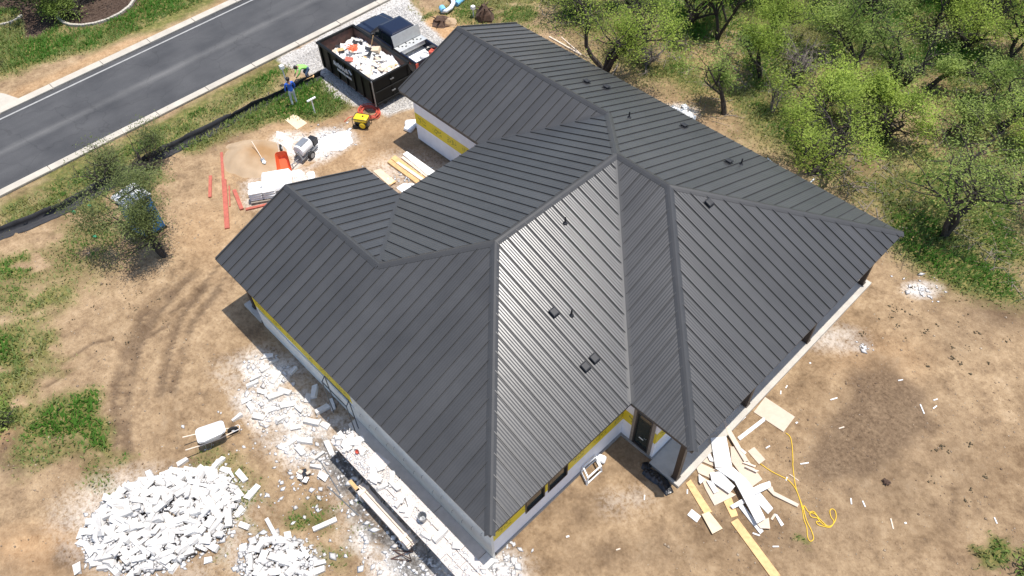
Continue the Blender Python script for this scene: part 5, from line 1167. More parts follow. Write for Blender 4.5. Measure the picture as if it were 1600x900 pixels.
def pallet_stack(loc, rz, layers, label, cover):
    t = thing('pallet', 'grey wooden pallet under the ' + label, 'pallet', loc, rz)
    for k in range(5): m = MB(); m.b2((-.6, -.5 + k * .225, .10), (.6, -.38 + k * .225, .125)); m.build('deck_board', 'old_wood', t)
    for y in (-.45, 0, .45): m = MB(); m.b2((-.6, y - .04, .0), (.6, y + .04, .098)); m.build('runner', 'old_wood', t)
    R = Matrix.Rotation(rz, 3, 'Z'); b = bag_mesh().build('cement_bag', 'bag_white'); me = b.data; bpy.data.objects.remove(b)
    for l in range(layers):
        for i in range(2):
            for j in range(2):
                o = bpy.data.objects.new('cement_bag', me); COL.objects.link(o); v = R @ Vector(((i - .5) * .62, (j - .5) * .44, .126 + l * .125)); o.location = Vector(loc) + v; o.rotation_euler = (random.gauss(0, .02), random.gauss(0, .02), rz + random.gauss(0, .05))
                tag(o, 'plump white cement bag stacked on the ' + label, 'bag', 'cement bags on the ' + label)
    if cover:
        n = 16; xs = np.linspace(-.72, .72, n); Xg, Yg = np.meshgrid(xs, xs * .8, indexing='ij'); top = .126 + layers * .125 + .02
        e = np.maximum(np.abs(Xg) / .66, np.abs(Yg) / .50); z = np.where(e < 1, top + .03 * fbm(Xg, Yg, .3, 5, 3), top - (e - 1) * 2.2); I = np.arange(n * n).reshape(n, n); q = np.stack([I[:-1, :-1], I[1:, :-1], I[1:, 1:], I[:-1, 1:]], -1).reshape(-1, 4)
        o = npmesh('plastic_cover', np.stack([Xg.ravel(), Yg.ravel(), z.ravel()], 1), q, 'sheet_white'); o.location = loc; o.rotation_euler = (0, 0, rz); tag(o, 'white plastic sheet draped over the ' + label, 'plastic sheet')
pallet_stack(gpt(413, 306), math.atan2(.9, .55), 4, 'low bag stack by the red boards', False)
pallet_stack(gpt(437, 296), math.atan2(.9, .55), 5, 'covered bag stack at the wing gable', True)
def sheet_on_ground(poly, label, name='plastic_sheet', mt='sheet_white', amp=.05, seed=0, cat='plastic sheet'):
    P = pxpoly(poly); x0, y0 = P.min(0); x1, y1 = P.max(0); n = 30; Xg, Yg = np.meshgrid(np.linspace(x0, x1, n), np.linspace(y0, y1, n), indexing='ij'); d = polydist(Xg.ravel(), Yg.ravel(), P) + (fbm(Xg.ravel(), Yg.ravel(), .5, seed, 2) - .5) * .3
    z = ground_z(Xg.ravel(), Yg.ravel()) + .012 + amp * fbm(Xg.ravel(), Yg.ravel(), .35, seed + 3, 4) * np.clip(-d * 3, 0, 1)
    I = np.arange(n * n).reshape(n, n); q = np.stack([I[:-1, :-1], I[1:, :-1], I[1:, 1:], I[:-1, 1:]], -1).reshape(-1, 4); q = q[(d[q] < .05).all(1)]
    o = npmesh(name, np.stack([Xg.ravel(), Yg.ravel(), z], 1), q, mt); tag(o, label, cat); return o
sheet_on_ground([(488, 224), (505, 214), (530, 208), (545, 203), (551, 222), (535, 235), (508, 237)], 'crumpled white plastic sheet spread on the dirt by the mixer', amp=.10, seed=2)
sheet_on_ground([(432, 205), (448, 212), (458, 222), (452, 232), (446, 224), (434, 214)], 'spilled strip of white lime behind the sand heap', name='lime_spill', mt='bag_white', amp=.06, seed=5, cat='lime spill')
sheet_on_ground([(455, 268), (473, 268), (476, 276), (457, 277)], 'small white bag flattened between the mixer and the wing roof', name='empty_bag', mt='bag_white', amp=.10, seed=6, cat='bag')
sheet_on_ground([(480, 270), (490, 268), (492, 279), (481, 281)], 'white wrapper lying at the edge of the wing roof', name='wrapper', mt='bag_white', amp=.12, seed=7, cat='wrapper')
# ------------------------------------------------------------------ boards and planks laid by pixel quads on the ground
def board(name, poly, z, th, mt, label, cat, group=None, pbev=.004):
    P = [G(x, y, z + th) for x, y in poly]; c = sum(np.array(P)) / len(P); gz = float(ground_z(c[0], c[1])); m = MB()
    m.loft([[(q[0] - c[0], q[1] - c[1], 0) for q in P], [(q[0] - c[0], q[1] - c[1], th) for q in P]])
    o = m.build(name, mt, bev=pbev); o.location = (c[0], c[1], max(z, 0) + (gz if z < .03 else 0) + .004); tag(o, label, cat, group); return o
def stick(name, a, b, wd, th, mt, label, cat, group=None, z=0.0):
    p, q = gpt(*a), gpt(*b); m = MB(); c = (p + q) / 2; m.beam(p - c, q - c, wd, th); o = m.build(name, mt, bev=.004); o.location = c + Vector((0, 0, th / 2 + z)); tag(o, label, cat, group); return o
stick('red_board', (346, 238), (350, 303), .13, .06, 'red_board', 'narrow red board reaching from the grass to the wide red plank', 'board')
stick('red_board', (350, 281), (355, 357), .22, .07, 'red_board', 'widest red plank, pointing at the wing roof corner', 'board')
stick('red_board', (329, 275), (328, 308), .15, .07, 'red_board', 'short red board lying alone on the bare dirt', 'board')
stick('red_board', (366, 297), (378, 327), .18, .09, 'red_board', 'slanting red board between the wide plank and the bag stack', 'board')
stick('red_board', (384, 327), (418, 320), .14, .08, 'red_board', 'red board lying against the foot of the bag stack', 'board')
stick('red_board', (358, 290), (359, 322), .06, .05, 'red_board', 'thin red strip beside the widest red plank', 'board')
def C6(pts): return [(560 + x / 8, 180 + y / 8) for x, y in pts]
board('white_plank', C6([(555, 480), (605, 445), (985, 715), (900, 775)]), .0, .12, 'white_paint', 'white painted plank on the lumber by the garage wall', 'plank')
board('lumber_plank', C6([(360, 575), (400, 540), (800, 830), (750, 862)]), .0, .12, 'lumber', 'outer yellow plank of the lumber by the garage wall', 'plank')
board('lumber_plank', C6([(405, 536), (455, 492), (860, 790), (805, 826)]), .0, .10, 'lumber', 'wide yellow plank in the middle of the garage lumber', 'plank')
board('lumber_plank', C6([(470, 592), (502, 578), (835, 800), (795, 822)]), .105, .04, 'lumber_pale', 'pale board lying on top of the garage lumber', 'plank')
board('lumber_plank', C6([(530, 522), (560, 505), (890, 755), (860, 780)]), .0, .07, 'lumber_pale', 'thin plank between the yellow lumber and the white plank', 'plank')
board('plywood_sheet', C6([(180, 690), (275, 664), (470, 822), (375, 866)]), .0, .04, 'plywood', 'plywood strip sticking out from under the wing eave', 'plywood')
board('plywood_sheet', C6([(420, 846), (455, 815), (470, 830), (385, 880)]), .042, .03, 'lumber', 'short offcut on the plywood under the wing eave', 'board')
sheet_on_ground(C6([(510, 880), (600, 852), (740, 880), (760, 940), (520, 940)]), 'white sheet on the dirt in the inner corner of the roofs', amp=.05, seed=9)
board('plywood_sheet', [(445, 187), (460, 177), (480, 192), (464, 202)], .0, .02, 'plywood', 'square plywood scrap on the dirt by the grass', 'plywood')
b_ = bag_mesh(.8, .5, .28).build('white_sack', 'bag_white'); b_.location = gpt(645, 196); b_.rotation_euler = (0, 0, .9); tag(b_, 'fat white sack leaning at the garage corner', 'sack')
b_ = bag_mesh(.5, .4, .22).build('white_sack', 'bag_white'); b_.location = gpt(640, 202); b_.rotation_euler = (.2, 0, .2); tag(b_, 'smaller white sack beside the fat one at the garage corner', 'sack')
# ------------------------------------------------------------------ generator, hose, marker stakes
def generator():
    t = thing('generator', 'yellow and black portable generator on the dirt beside the skip', 'generator', gpt(567, 196), .55)
    m = MB()
    for x in (-.40, .40):
        m.tube([(x, -.27, .04), (x, -.27, .58), (x, .27, .58), (x, .27, .04)], .018, 7)
    for y in (-.27, .27): m.tube([(-.40, y, .05), (.40, y, .05)], .018, 7); m.tube([(-.40, y, .58), (.40, y, .58)], .018, 7)
    m.build('frame', 'black_plastic', t)
    m = MB(); m.loft([rrect(0, 0, .36, .24, .42, .06), rrect(0, 0, .38, .25, .50, .07), rrect(0, 0, .36, .23, .60, .07), rrect(0, 0, .28, .17, .64, .06)]); tk = m.build('fuel_tank', 'yellow_plastic', t)
    m = MB(); m.lathe([(.05, 0), (.05, .03), (.02, .035)], (.1, 0, .64), n=12); m.build('fuel_cap', 'black_plastic', tk)
    m = MB(); m.b2((-.34, -.2, .08), (.1, .2, .41)); m.build('engine', 'black_plastic', t, bev=.03)
    m = MB(); m.lathe([(.02, 0), (.16, .0), (.17, .03), (.14, .06), (.02, .07)], (.12, -.26, .25), (0, -1, 0), 18); m.build('recoil_cover', 'yellow_plastic', t)
    m = MB(); m.b2((.12, -.18, .10), (.36, .2, .40)); m.build('alternator', 'scaf_steel', t, bev=.04)
    for y in (-.3, .3): m = MB(); m.lathe([(.03, -.03), (.12, -.03), (.12, .03), (.03, .03)], (-.3, y, .12), (0, 1, 0), 14); m.build('wheel', 'rubber', t)
generator()
def coil(name, c, r, turns, thick, mt, label, cat, tail=None, squash=.8):
    rr = random.Random(2); path = []
    for i in range(int(turns * 20)):
        a = i / 20 * 2 * math.pi; q = r * (1 + .25 * math.sin(i * .13) + rr.uniform(-.03, .03)); path.append(Vector((math.cos(a) * q, math.sin(a) * q * squash, thick + .02 + .05 * (i / 20 % 3) + .02 * math.sin(a * 2.3))))
    for t in tail or []: path.append(Vector(t))
    m = MB(); m.tube(path, thick, 6); o = m.build(name, mt, smooth=True); o.location = c; tag(o, label, cat)
hc = gpt(577, 176); tl = [gpt(560, 180) - hc + Vector((0, 0, .02)), gpt(545, 183) - hc + Vector((0, 0, .02)), gpt(538, 190) - hc + Vector((0, 0, .02))]
coil('air_hose', hc, .55, 7, .022, 'red_paint', 'coiled bright red air hose between generator and skip', 'hose', tl)
def stake(px, py, h, label, cross):
    t = thing('marker_stake', label, 'stake', gpt(px, py)); m = MB(); m.b2((-.025, -.025, -.1), (.025, .025, h)); m.build('post', 'white_paint', t)
    m = MB()
    if cross: m.b2((-.05, -.26, h), (.05, .26, h + .07))
    else: m.b2((-.11, -.11, h), (.11, .11, h + .2))
    m.build('cap', 'white_paint', t, bev=.01)
stake(448, 131, 1.05, 'tall white marker stake with a square cap in the roadside grass', False)
stake(492, 176, .85, 'white T-topped marker stake at the edge of the dirt', True)
stake(740, 26, .55, 'short white marker stake beside the uprooted stump', False)
# ------------------------------------------------------------------ behind the garage: pipe, stump, poles
P_ = [gpt(690, 20, .15), gpt(698, 21, .2), gpt(705, 17, .25), gpt(709, 10, .25), gpt(707, 2, .25), gpt(701, -3, .2)]
m = MB(); c = P_[0]; m.tube([q - c for q in P_], .13, 10); o = m.build('bent_pipe', 'pipe_white', smooth=True); o.location = c; tag(o, 'bent white plastic pipe curling out of the dug hole', 'pipe')
m = MB(); m.tube([Vector((0, 0, 0)), Vector((-.35, .12, .05))], .19, 12); o = m.build('pipe_elbow', 'pipe_blue'); o.location = gpt(694, 21, .2); tag(o, 'light blue pipe socket at the edge of the dug hole', 'pipe')
p0, p1 = gpt(713, 9, .16), gpt(726, -2, .16); m = MB(); m.tube([(0, 0, 0), p1 - p0], .17, 12); o = m.build('blue_pipe', 'pipe_blue'); o.location = p0; tag(o, 'short light blue pipe section lying behind the bent pipe', 'pipe')
def clump(name, px, py, r, h, mt, label, cat, seed, spikes=10):
    rr = random.Random(seed); t = thing(name, label, cat, gpt(px, py)); m = MB(); loops = []
    for k, (f, z) in enumerate(((1, -.1), (.95, .15), (.8, .45), (.55, .75), (.25, 1.0))):
        loops.append([(math.cos(2 * math.pi * j / 11) * r * f * rr.uniform(.7, 1.25), math.sin(2 * math.pi * j / 11) * r * f * rr.uniform(.7, 1.25), z * h * rr.uniform(.9, 1.1)) for j in range(11)])
    m.loft(loops); m.build('root_ball', mt, t)
    for i in range(spikes):
        a = rr.uniform(0, 6.28); m = MB(); q = Vector((math.cos(a) * r * .5, math.sin(a) * r * .5, h * rr.uniform(.3, .9))); d = Vector((math.cos(a), math.sin(a), rr.uniform(.0, 1))).normalized() * r * rr.uniform(.5, 1.0); m.tube([q, q + d * .5, q + d + Vector((0, 0, -.05))], [.05, .035, .012], 5); m.build('root', 'stump', t)
clump('uprooted_stump', 757, 28, .55, .9, 'stump', 'dark uprooted stump with stubby roots behind the garage', 'stump', 2)
clump('dug_soil', 690, 34, .6, .35, 'stump', 'dark dug-up soil clump beside the bent pipe', 'soil heap', 5, 4)
clump('dug_soil', 703, 36, .45, .3, 'sand', 'lighter heap of dug soil at the garage roof peak', 'soil heap', 6, 0)
stick('pale_pole', (858, 58), (908, 86), .08, .07, 'lumber_pale', 'long pale pole on the grass behind the garage eave', 'pole')
stick('pale_pole', (877, 58), (909, 86), .05, .05, 'lumber_pale', 'thin pale pole crossing the long one behind the garage eave', 'pole')
stick('pale_pole', (955, 121), (967, 98), .08, .07, 'deadwood', 'grey post lying at the foot of the tall mesquite', 'pole')
stick('white_pipe', (1199, 247), (1212, 259), .05, .05, 'pipe_white', 'white pipe offcut at the rear eave under the bushy mesquite', 'pipe', z=.01)
stick('white_pipe', (1264, 287), (1272, 280), .05, .05, 'pipe_white', 'short white pipe offcut further along the rear eave', 'pipe', z=.01)
for i, (x, y, l, w_) in enumerate(((1055, 171, .55, .3), (1066, 175, .5, .4), (1074, 182, .6, .35), (1082, 187, .5, .3), (1070, 168, .35, .3))):
    m = MB(); m.box((0, 0, .03), (l, w_, .06)); o = m.build('foam_scrap', 'foam_white', bev=.01); o.location = gpt(x, y, .02 + .01 * i); o.rotation_euler = (.05, -.08, .7 * i); tag(o, 'white foam scrap on the dirt below the rear eave', 'scrap', 'foam scraps behind the house')
# ------------------------------------------------------------------ scrap heap by the porch
def A7(p): return [(1040 + x / 5.333, 600 + y / 5.333) for x, y in p]
def A8(p): return [(1040 + x / 5.333, 700 + y / 5.333) for x, y in p]
HG = 'boards in the scrap heap by the porch'
for nm, poly, z, th, mt, lab in [
 ('plywood_sheet', A7([(830, 105), (1080, 270), (985, 395), (735, 230)]), 0, .03, 'board_tan', 'large clean tan sheet lying apart with the yellow cord under it'),
 ('foam_strip', A7([(820, 272), (832, 302), (622, 466), (600, 440)]), 0, .05, 'foam_white', 'white strip pointing at the large tan sheet'),
 ('foam_strip', A7([(662, 262), (672, 272), (582, 352), (568, 342)]), 0, .03, 'foam_white', 'thin white sliver beside the porch slab'),
 ('tan_board', A7([(740, 520), (835, 625), (780, 665), (685, 555)]), 0, .03, 'board_tan', 'small tan rectangle touching the yellow cord'),
 ('tan_board', A7([(330, 470), (380, 440), (420, 690), (300, 640), (250, 600)]), 0, .05, 'board_tan', 'tan board half under the bright white panel by the post'),
 ('tan_board', A7([(540, 515), (610, 520), (810, 790), (710, 862), (550, 640)]), .0, .07, 'board_tan', 'long tan panel on the outer side of the scrap heap'),
 ('lumber_strip', A7([(480, 312), (500, 304), (692, 640), (655, 645), (520, 420)]), .07, .05, 'lumber_pale', 'pale wooden strip leaning from the porch across the heap'),
 ('lumber_strip', A7([(640, 655), (660, 645), (755, 682), (745, 692)]), .08, .03, 'lumber_pale', 'short wooden sliver on the long tan panel'),
 ('lumber_strip', A7([(690, 710), (700, 700), (778, 720), (772, 730)]), .08, .03, 'lumber_pale', 'second wooden sliver below the first on the tan panel'),
 ('tan_board', A8([(245, 130), (290, 120), (420, 180), (380, 250), (275, 205)]), .0, .06, 'board_tan', 'tan offcut beside the foot of the porch post'),
 ('tan_board', A8([(290, 225), (420, 300), (590, 385), (560, 402), (410, 475), (330, 330)]), .0, .06, 'board_tan', 'wide tan panel at the near edge of the scrap heap'),
 ('foam_board', A8([(275, 215), (330, 262), (290, 298), (278, 280)]), .062, .04, 'foam_white', 'small white wedge on the near tan panel'),
 ('foam_board', A8([(340, 270), (390, 275), (440, 360), (405, 378)]), .062, .04, 'foam_white', 'white wedge pointing across the near tan panel'),
 ('foam_board', A8([(370, 205), (455, 195), (578, 318), (530, 376), (385, 275)]), .105, .05, 'foam_white', 'broad white slab in the middle of the heap'),
 ('foam_board', A8([(412, 165), (560, 158), (665, 250), (745, 350), (690, 405), (572, 275)]), .16, .05, 'foam_white', 'broad white sheet under the long white strips'),
 ('foam_board', A8([(572, 268), (712, 335), (832, 588), (762, 628)]), .21, .05, 'foam_white', 'long white strip running down the middle of the heap'),
 ('foam_board', A8([(600, 472), (640, 460), (818, 690), (790, 714)]), .0, .05, 'foam_white', 'long narrow white strip at the lower end of the heap'),
 ('foam_board', A8([(538, 482), (636, 424), (662, 455), (562, 506)]), .055, .05, 'foam_white', 'short white piece lying across the narrow strip'),
 ('foam_board', A8([(700, 385), (790, 368), (898, 500), (855, 546)]), .0, .05, 'foam_white', 'white board at the outer lower side of the heap'),
 ('foam_board', A8([(700, 345), (790, 300), (870, 274), (880, 322), (800, 362), (725, 395)]), .075, .05, 'foam_white', 'crooked white board across the end of the long tan panel'),
 ('lumber_strip', A8([(845, 336), (890, 318), (905, 360), (1112, 465), (1100, 490), (900, 392)]), .02, .05, 'board_tan', 'narrow tan strip sticking far out of the heap'),
 ('tan_board', A8([(755, 622), (860, 580), (872, 672), (790, 668)]), .06, .03, 'board_tan', 'tan square at the tip of the narrow white strip'),
 ('foam_strip', A8([(905, 545), (930, 553), (987, 636), (965, 652)]), 0, .04, 'foam_white', 'small white block lying below the heap'),
 ('tan_board', A8([(875, 588), (903, 545), (920, 560), (890, 602)]), 0, .03, 'board_tan', 'small tan block next to the white block below the heap'),
 ('foam_strip', A8([(728, 700), (790, 722), (782, 732), (725, 712)]), 0, .03, 'foam_white', 'white sliver at the lowest tip of the heap'),
 ('foam_board', A8([(220, 505), (296, 565), (262, 616), (182, 552)]), 0, .04, 'foam_white', 'white square lying alone between two yellow planks'),
 ('foam_board', A7([(175, 668), (245, 578), (312, 605), (222, 712)]), .07, .04, 'foam_white', 'bluish white piece leaning against the porch post'),
 ('foam_board', A7([(375, 448), (505, 438), (556, 692), (415, 692)]), .13, .05, 'foam_white', 'big bright white panel on top beside the roof corner'),
 ('foam_board', A7([(300, 500), (330, 505), (410, 650), (370, 640)]), .06, .04, 'foam_white', 'white strip tucked under the big bright panel'),
 ('lumber_plank', A8([(170, 290), (210, 258), (390, 530), (322, 542)]), 0, .04, 'lumber', 'yellow plank nearest the black plastic by the porch corner'),
 ('lumber_plank', A8([(300, 552), (362, 528), (476, 670), (390, 716)]), .042, .03, 'plywood', 'short wide yellow board lapped over the plank end'),
 ('lumber_plank', A8([(485, 442), (550, 408), (606, 560), (550, 576)]), 0, .04, 'lumber', 'short yellow plank poking out under the heap'),
 ('lumber_plank', A8([(545, 616), (602, 584), (960, 1060), (890, 1090)]), 0, .04, 'lumber', 'longest yellow plank lying off by itself below the heap'),
]: board(nm, poly, z, th, mt, lab, 'board', HG)
random.seed(77)
for i in range(9):
    x = random.gauss(1150, 38); y = random.gauss(742, 40)
    if y < 690 + (1190 - x) * .1 or x < 1085: continue
    m = MB(); m.box((0, 0, .012), (random.uniform(.12, .5), random.uniform(.03, .10), .024)); o = m.build('scrap_sliver', random.choice(['foam_white', 'foam_white', 'board_tan', 'lumber_pale'])); o.location = gpt(x, y, .0 if i % 2 else .16); o.rotation_euler = (0, random.gauss(0, .06), random.uniform(0, 3.1)); tag(o, 'thin pale sliver scattered over the scrap heap', 'scrap', 'slivers around the scrap heap')
# scattered scraps in the yard
for i, (x, y, l, a, mt) in enumerate([(1407, 594, .26, .2, 0), (1303, 623, .4, .3, 0), (1462, 624, .25, .3, 0), (1461, 636, .28, .6, 0), (1441, 639, .55, 1.6, 0), (1315, 668, .3, .3, 1), (1257, 724, .42, .15, 0), (1330, 783, .3, 1.4, 0), (1350, 787, .3, 1.7, 0), (1556, 813, .3, 1.6, 0), (1212, 854, .28, 0.0, 0), (1394, 818, .5, 1.5, 1), (1266, 567, .1, .4, 0), (1229, 604, .2, .9, 0), (1220, 613, .22, 1.3, 0), (1200, 698, .25, .5, 0), (1229, 748, .2, 1.1, 0), (1007, 777, .25, 1.4, 0), (1074, 768, .22, 1.4, 0), (966, 858, .2, .3, 1), (887, 838, .15, .3, 0), (1415, 817, .1, .3, 0), (1245, 660, .12, .5, 0), (1190, 830, .1, 1, 0)]):
    m = MB(); l *= .75; m.box((0, 0, .015), (l, .045 if l > .15 else .06, .03)); o = m.build('yard_scrap', 'lumber_pale' if mt else 'foam_white', bev=.004); o.location = gpt(x, y); o.rotation_euler = (0, 0, a + .8)
    tag(o, 'wooden splinter on the bare yard soil' if mt else 'little white scrap on the bare yard soil', 'scrap', 'wood splinters in the yard' if mt else 'white scraps in the yard')
clump('root_clump', 1385, 753, .12, .12, 'stump', 'small dark root clump in the damp yard soil', 'roots', 9, 9)
# ------------------------------------------------------------------ yellow rope
def rope():
    A = [(1228, 676)] + A7([(1040, 440), (1056, 520), (1062, 650)]) + A8([(1060, 130), (1070, 240), (1088, 340), (1120, 440), (1140, 520), (1150, 590), (1175, 660), (1182, 740), (1205, 778), (1232, 755), (1215, 690), (1180, 620), (1155, 540), (1150, 480), (1190, 535), (1230, 530), (1262, 570), (1290, 620), (1340, 650), (1385, 645), (1418, 590), (1415, 530), (1390, 508), (1368, 525), (1378, 575), (1402, 615), (1372, 660), (1320, 655), (1270, 640), (1255, 615), (1280, 612), (1262, 585), (1215, 575), (1200, 545), (1240, 550), (1300, 610), (1350, 655)])
    B = A7([(790, 662), (880, 725), (1000, 788)]) + A8([(1040, 285), (1085, 345), (1125, 450), (1150, 520)])
    def smooth(pts):
        P = [gpt(x, y, .02) for x, y in pts]; out = []
        for i in range(len(P) - 1):
            p0, p1, p2, p3 = P[max(i - 1, 0)], P[i], P[i + 1], P[min(i + 2, len(P) - 1)]
            for k in range(4):
                t = k / 4; out.append(.5 * ((2 * p1) + (p2 - p0) * t + (2 * p0 - 5 * p1 + 4 * p2 - p3) * t * t + (3 * p1 - p0 - 3 * p2 + p3) * t ** 3))
        out.append(P[-1]); return out
    c = gpt(1250, 790); m = MB()
    for q in (A, B): m.tube([v - c for v in smooth(q)], .017, 5)
    o = m.build('yellow_cord', 'yellow_rope', smooth=True); o.location = c; tag(o, 'loose yellow extension cord tangled in loops on the yard soil', 'cord')
rope()
# ------------------------------------------------------------------ trestle, black plastic by the porch
def trestle():
    P = [gpt(x, y) for x, y in ((908, 738), (931, 719), (940, 736), (917, 757))]; c = sum(P, Vector()) / 4; t = thing('white_trestle', 'white wooden trestle frame standing against the sheathed wall', 'trestle', c)
    Q = [p - c for p in P]; top = [q * .86 + Vector((0, 0, .42)) for q in Q]
    for i in range(4):
        j = (i + 1) % 4
        m = MB(); m.beam(top[i], top[j], .05, .07); m.build('top_rail', 'white_paint', t); m = MB(); m.beam(Q[i] + Vector((0, 0, .06)), Q[j] + Vector((0, 0, .06)), .04, .06); m.build('lower_rail', 'white_paint', t)
        m = MB(); m.beam(Q[i], top[i] + Vector((0, 0, .03)), .06, .06); m.build('leg', 'white_paint', t)
trestle()
b_ = bag_mesh(.4, .3, .2).build('white_sack', 'bag_white'); b_.location = gpt(938, 718); b_.rotation_euler = (0, 0, .4); tag(b_, 'small white bundle against the wall behind the trestle', 'sack')
def tarp(pts, wd, label, seed):
    P = [gpt(*p) for p in pts]; n = 26; k = 9; V = []; r = np.random.default_rng(seed)
    L = np.linspace(0, len(P) - 1, n)
    for i, s in enumerate(L):
        a = int(min(s, len(P) - 2)); q = P[a].lerp(P[a + 1], s - a); d = (P[a + 1] - P[a]).normalized(); sd = Vector((-d.y, d.x, 0)); w_ = wd * (.6 + .5 * math.sin(math.pi * (i + 2) / (n + 4)))
        for j in range(k):
            u = (j / (k - 1) - .5) * w_; V.append((q.x + sd.x * u, q.y + sd.y * u, q.z + .015 + .16 * abs(math.sin(j * 1.3 + i * .5 + seed)) * (1 - abs(2 * j / (k - 1) - 1) ** 2) + .02 * r.random()))
    I = np.arange(n * k).reshape(n, k); F = np.stack([I[:-1, :-1], I[1:, :-1], I[1:, 1:], I[:-1, 1:]], -1).reshape(-1, 4)
    o = npmesh('black_plastic_sheet', V, F, 'tarp_black'); tag(o, label, 'plastic sheet')
tarp([(1006, 735), (1018, 742), (1034, 752), (1047, 772)], .42, 'twisted black plastic sheet trailing from the porch corner', 1)
tarp([(1003, 727), (1010, 729), (1016, 733)], .35, 'small black plastic bundle in the shade of the porch corner', 3)
# ------------------------------------------------------------------ scaffold by the west wall
ZP = 1.2
def scaffold_frame(x, y0, y1, h, label):
    t = thing('scaffold_trestle', label, 'trestle', (x, 0, 0), 0, 'trestles under the plank walkway')
    for y in (y0, y1): m = MB(); m.tube([(0, y, -.05), (0, y, h)], .024, 8); m.build('leg', 'scaf_steel', t)
    for z in (.35, h - .03): m = MB(); m.tube([(0, y0, z), (0, y1, z)], .02, 7); m.build('crossbar', 'scaf_steel', t)
    m = MB(); m.tube([(0, y0, .35), (0, y1, h - .05)], .016, 6); m.build('brace', 'scaf_steel', t)
for i, x in enumerate((-6.6, -4.3, -1.9, .6)): scaffold_frame(x, -1.22, -.34, ZP - .03, 'steel scaffold trestle carrying the dusty plank walkway')
random.seed(31)
for j, y in enumerate((-1.08, -.79, -.50)):
    x = -7.05 + j * .12
    for L_ in ((3.3, 3.1, 3.2) if j % 2 else (2.6, 3.3, 3.1)):
        m = MB(); m.box((L_ / 2, 0, 0), (L_, .275, .05)); o = m.build('scaffold_plank', 'dusty_plank', bev=.006); o.location = (x, y, ZP + .025 + random.uniform(0, .012)); o.rotation_euler = (0, 0, random.gauss(0, .006)); tag(o, 'dust-whitened plank of the scaffold walkway beside the stone wall', 'plank', 'planks of the walkway'); x += L_ + .01
for i in range(30):
    x = random.choice([random.uniform(-6.9, -4.6), random.uniform(-6.9, -4.6), random.uniform(-4.6, 0.6)]); y = random.uniform(-1.05, -.52)
    put_block(x, y, ZP + .06, random.uniform(0, 3.1), 0, 0, 'white limestone block lying on the scaffold walkway', 'blocks on the scaffold walkway')
def chips_on_planks():
    r = np.random.default_rng(61); n = 900; x = np.concatenate([r.uniform(-7, -4.2, 600), r.uniform(-4.2, 1.2, 300)]); y = r.uniform(-1.18, -.4, n); s = np.exp(r.normal(-3.4, .4, n)); tag(pebbles('mortar_crumbs', x, y, np.full(n, ZP + .06), s, np.clip(r.normal(.85, .15, n), 0, 1), 'chip', 62, .4, 1.4), 'white crumbs and dust on the scaffold walkway', 'rubble', kind='stuff')
chips_on_planks()
def bucket(loc, label, mt='steel', r=.15, h=.3):
    t = thing('bucket', label, 'bucket', loc); m = MB(); m.lathe([(.01, 0), (r * .8, 0), (r, h), (r * 1.06, h), (r * 1.04, h - .02), (r * .95, h - .02), (r * .76, .03), (.01, .03)], (0, 0, 0), n=18, cap=False); m.build('pail', mt, t)
    m = MB(); m.tube([(math.cos(a) * r, 0.02 + math.sin(a) * r * .5, h + math.sin(a) * .06) for a in np.linspace(0, math.pi, 10)], .006, 5); m.build('bail', 'scaf_steel', t)
P = G(661, 812, ZP + .06); bucket((P[0], P[1], ZP + .062), 'grey steel bucket on the scaffold walkway')
P = G(559, 708, ZP + .06); bucket((P[0], P[1], ZP + .062), 'small red cup among the blocks on the walkway', 'red_paint', .07, .12)
m = MB(); m.box((0, 0, .012), (.7, .55, .024)); P = G(590, 722, ZP + .1); o = m.build('mortar_board', 'dusty_plank', bev=.004); o.location = (P[0], P[1], ZP + .06); o.rotation_euler = (0, 0, .15); tag(o, 'square dusty mortar board on the walkway', 'mortar board')
# low bench of planks with straps, outside the walkway
t = thing('plank_bundle', 'strapped bundle of beige planks lying beside the walkway', 'plank bundle', (-3.9, -1.40, 0))
for j in range(2):
    for k in range(3):
        m = MB(); m.b2((-1.5 + .1 * k, -.19 + j * .20, .42 + k * .055), (1.5 - .05 * k, -.01 + j * .20, .47 + k * .055)); m.build('plank', 'lumber_pale' if (j + k) % 2 else 'dusty_plank', t, bev=.005)
for x in (-1.15, 1.1): m = MB(); m.b2((x - .06, -.22, .40), (x + .06, .22, .62)); m.build('strap', 'lumber_pale', t, bev=.006)
for x in (-1.2, 1.2): m = MB(); m.b2((x - .09, -.22, -.05), (x + .09, .22, .398)); m.build('support_block', 'limestone', t, bev=.02)
m = MB(); m.box((0, 0, 0), (1.0, .13, .05)); o = m.build('short_plank', 'lumber'); o.location = (-5.25, -1.52, .50); o.rotation_euler = (0, 0, -.03); tag(o, 'orange-brown plank end sticking out of the strapped bundle', 'plank')
# guard frame at the wall
def guard():
    t = thing('guard_frame', 'dark steel scaffold guard frame leaning at the stone wall', 'scaffold frame', (-8.0, -.02, 0)); H = 2.15
    for x in (-.85, .62):
        for y in (-.14, .06): m = MB(); m.tube([(x + (.12 if y < 0 else 0), y, -.05), (x + (.12 if y < 0 else 0), y, H)], .02, 7); m.build('leg', 'scaf_steel', t)
    m = MB(); m.tube([(-.85, .06, H), (.62, .06, H)], .02, 7); m.build('top_rail', 'scaf_steel', t); m = MB(); m.tube([(-.73, -.14, H - .03), (.74, -.14, H - .03)], .02, 7); m.build('top_rail', 'scaf_steel', t)
    for x in (-.85, .62): m = MB(); m.tube([(x, .06, H), (x + .12, -.14, H - .03)], .02, 7); m.build('crossbar', 'scaf_steel', t)
guard()
t = thing('rusty_bracket', 'rusty folded scaffold bracket on the rubble below the plank bundle', 'bracket', gpt(628, 868), .7)
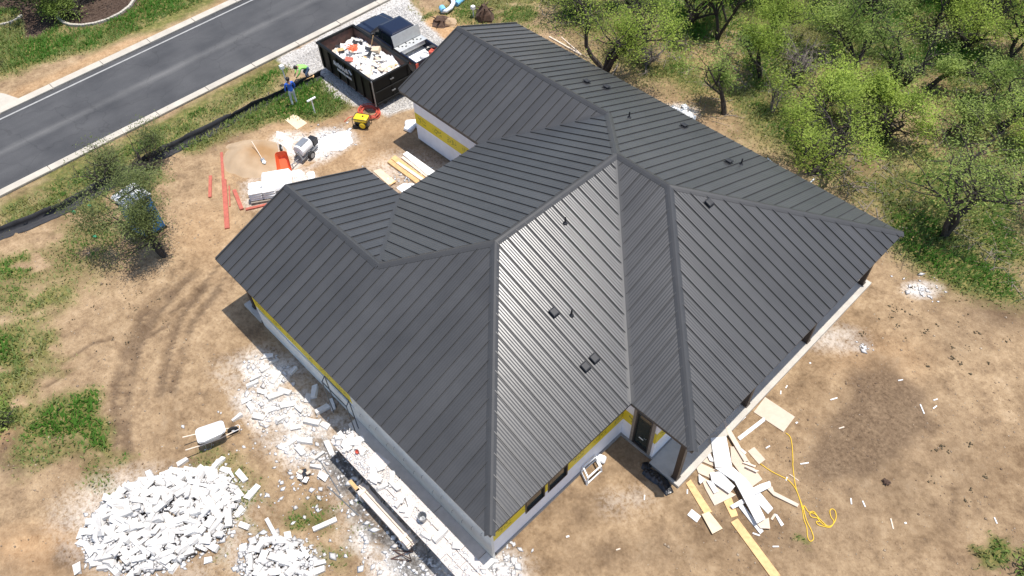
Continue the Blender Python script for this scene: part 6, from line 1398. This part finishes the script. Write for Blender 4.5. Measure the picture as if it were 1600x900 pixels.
for a, b in (((-.35, -.15, .03), (.35, -.15, .03)), ((-.35, .15, .03), (.35, .15, .03)), ((-.35, -.15, .03), (.35, .15, .2)), ((-.35, .15, .03), (.35, -.15, .2)), ((.35, -.15, .03), (.35, -.15, .6)), ((.35, .15, .03), (.35, .15, .6))):
    m = MB(); m.tube([a, b], .018, 6); m.build('bar', 'rust', t)
stick('steel_pole', (497, 715), (532, 772), .035, .035, 'scaf_steel', 'thin dark steel pole leaning over the rubble', 'pole'); stick('steel_pole', (512, 760), (560, 805), .035, .035, 'scaf_steel', 'dark steel pole lying on the weeds beside the rubble', 'pole')
t = thing('trash_heap', 'small heap of pinkish rags and wrappers on the weeds', 'rags', gpt(475, 740)); rr = random.Random(6)
for k in range(9): m = MB(); m.box((rr.gauss(0, .16), rr.gauss(0, .12), .05 + .02 * k), (rr.uniform(.12, .3), rr.uniform(.1, .2), .05), rz=rr.uniform(0, 3)); m.build('rag', rr.choice(['bag_white', 'board_tan', 'ledge', 'tarp_black']), t, bev=.02)
for x, y in ((139, 321), (114, 331), (147, 369)):
    m = MB(); m.lathe([(.02, 0), (.07, .01), (.08, .12), (.05, .18), (.02, .2)], (0, 0, 0), (1, .2, .25), 10); o = m.build('green_bottle', 'green_bit'); o.location = gpt(x, y, .06); tag(o, 'small green plastic bottle dropped on the weedy dirt', 'bottle', 'green bottles near the toilet')
# ------------------------------------------------------------------ garden across the road
def edging(pts, label):
    P = [gpt(*p) for p in pts]; t = thing('bed_edging', label, 'edging', P[0]); m = MB(); out = []
    for i in range(len(P) - 1):
        for k in range(4): out.append(P[i].lerp(P[i + 1], k / 4) - P[0])
    out.append(P[-1] - P[0])
    for i in range(len(out) - 1):
        d = out[i + 1] - out[i]; m = MB(); m.beam(out[i] + d * .03 + Vector((0, 0, .05)), out[i + 1] - d * .03 + Vector((0, 0, .05)), .16, .16); m.build('edging_stone', 'kerb_concrete', t, bev=.01)
edging([(87, 20), (91, 28), (98, 35), (110, 39), (128, 40), (148, 37), (168, 31), (188, 22), (203, 11), (212, -2), (216, -14)], 'curved pale concrete edging around the mulched garden bed')
edging([(-40, 42), (0, 40), (15, 37), (28, 31), (34, 25)], 'short pale concrete edging in the lawn corner')
m = MB(); Q = [gpt(x, y) for x, y in ((-90, 130), (8, 147), (40, 158), (10, 170), (-90, 205))]; m.prism([(q.x, q.y) for q in Q], -.1, .03); o = m.build('driveway', 'kerb_concrete'); tag(o, 'pale concrete driveway apron across the road', 'driveway', kind='structure')
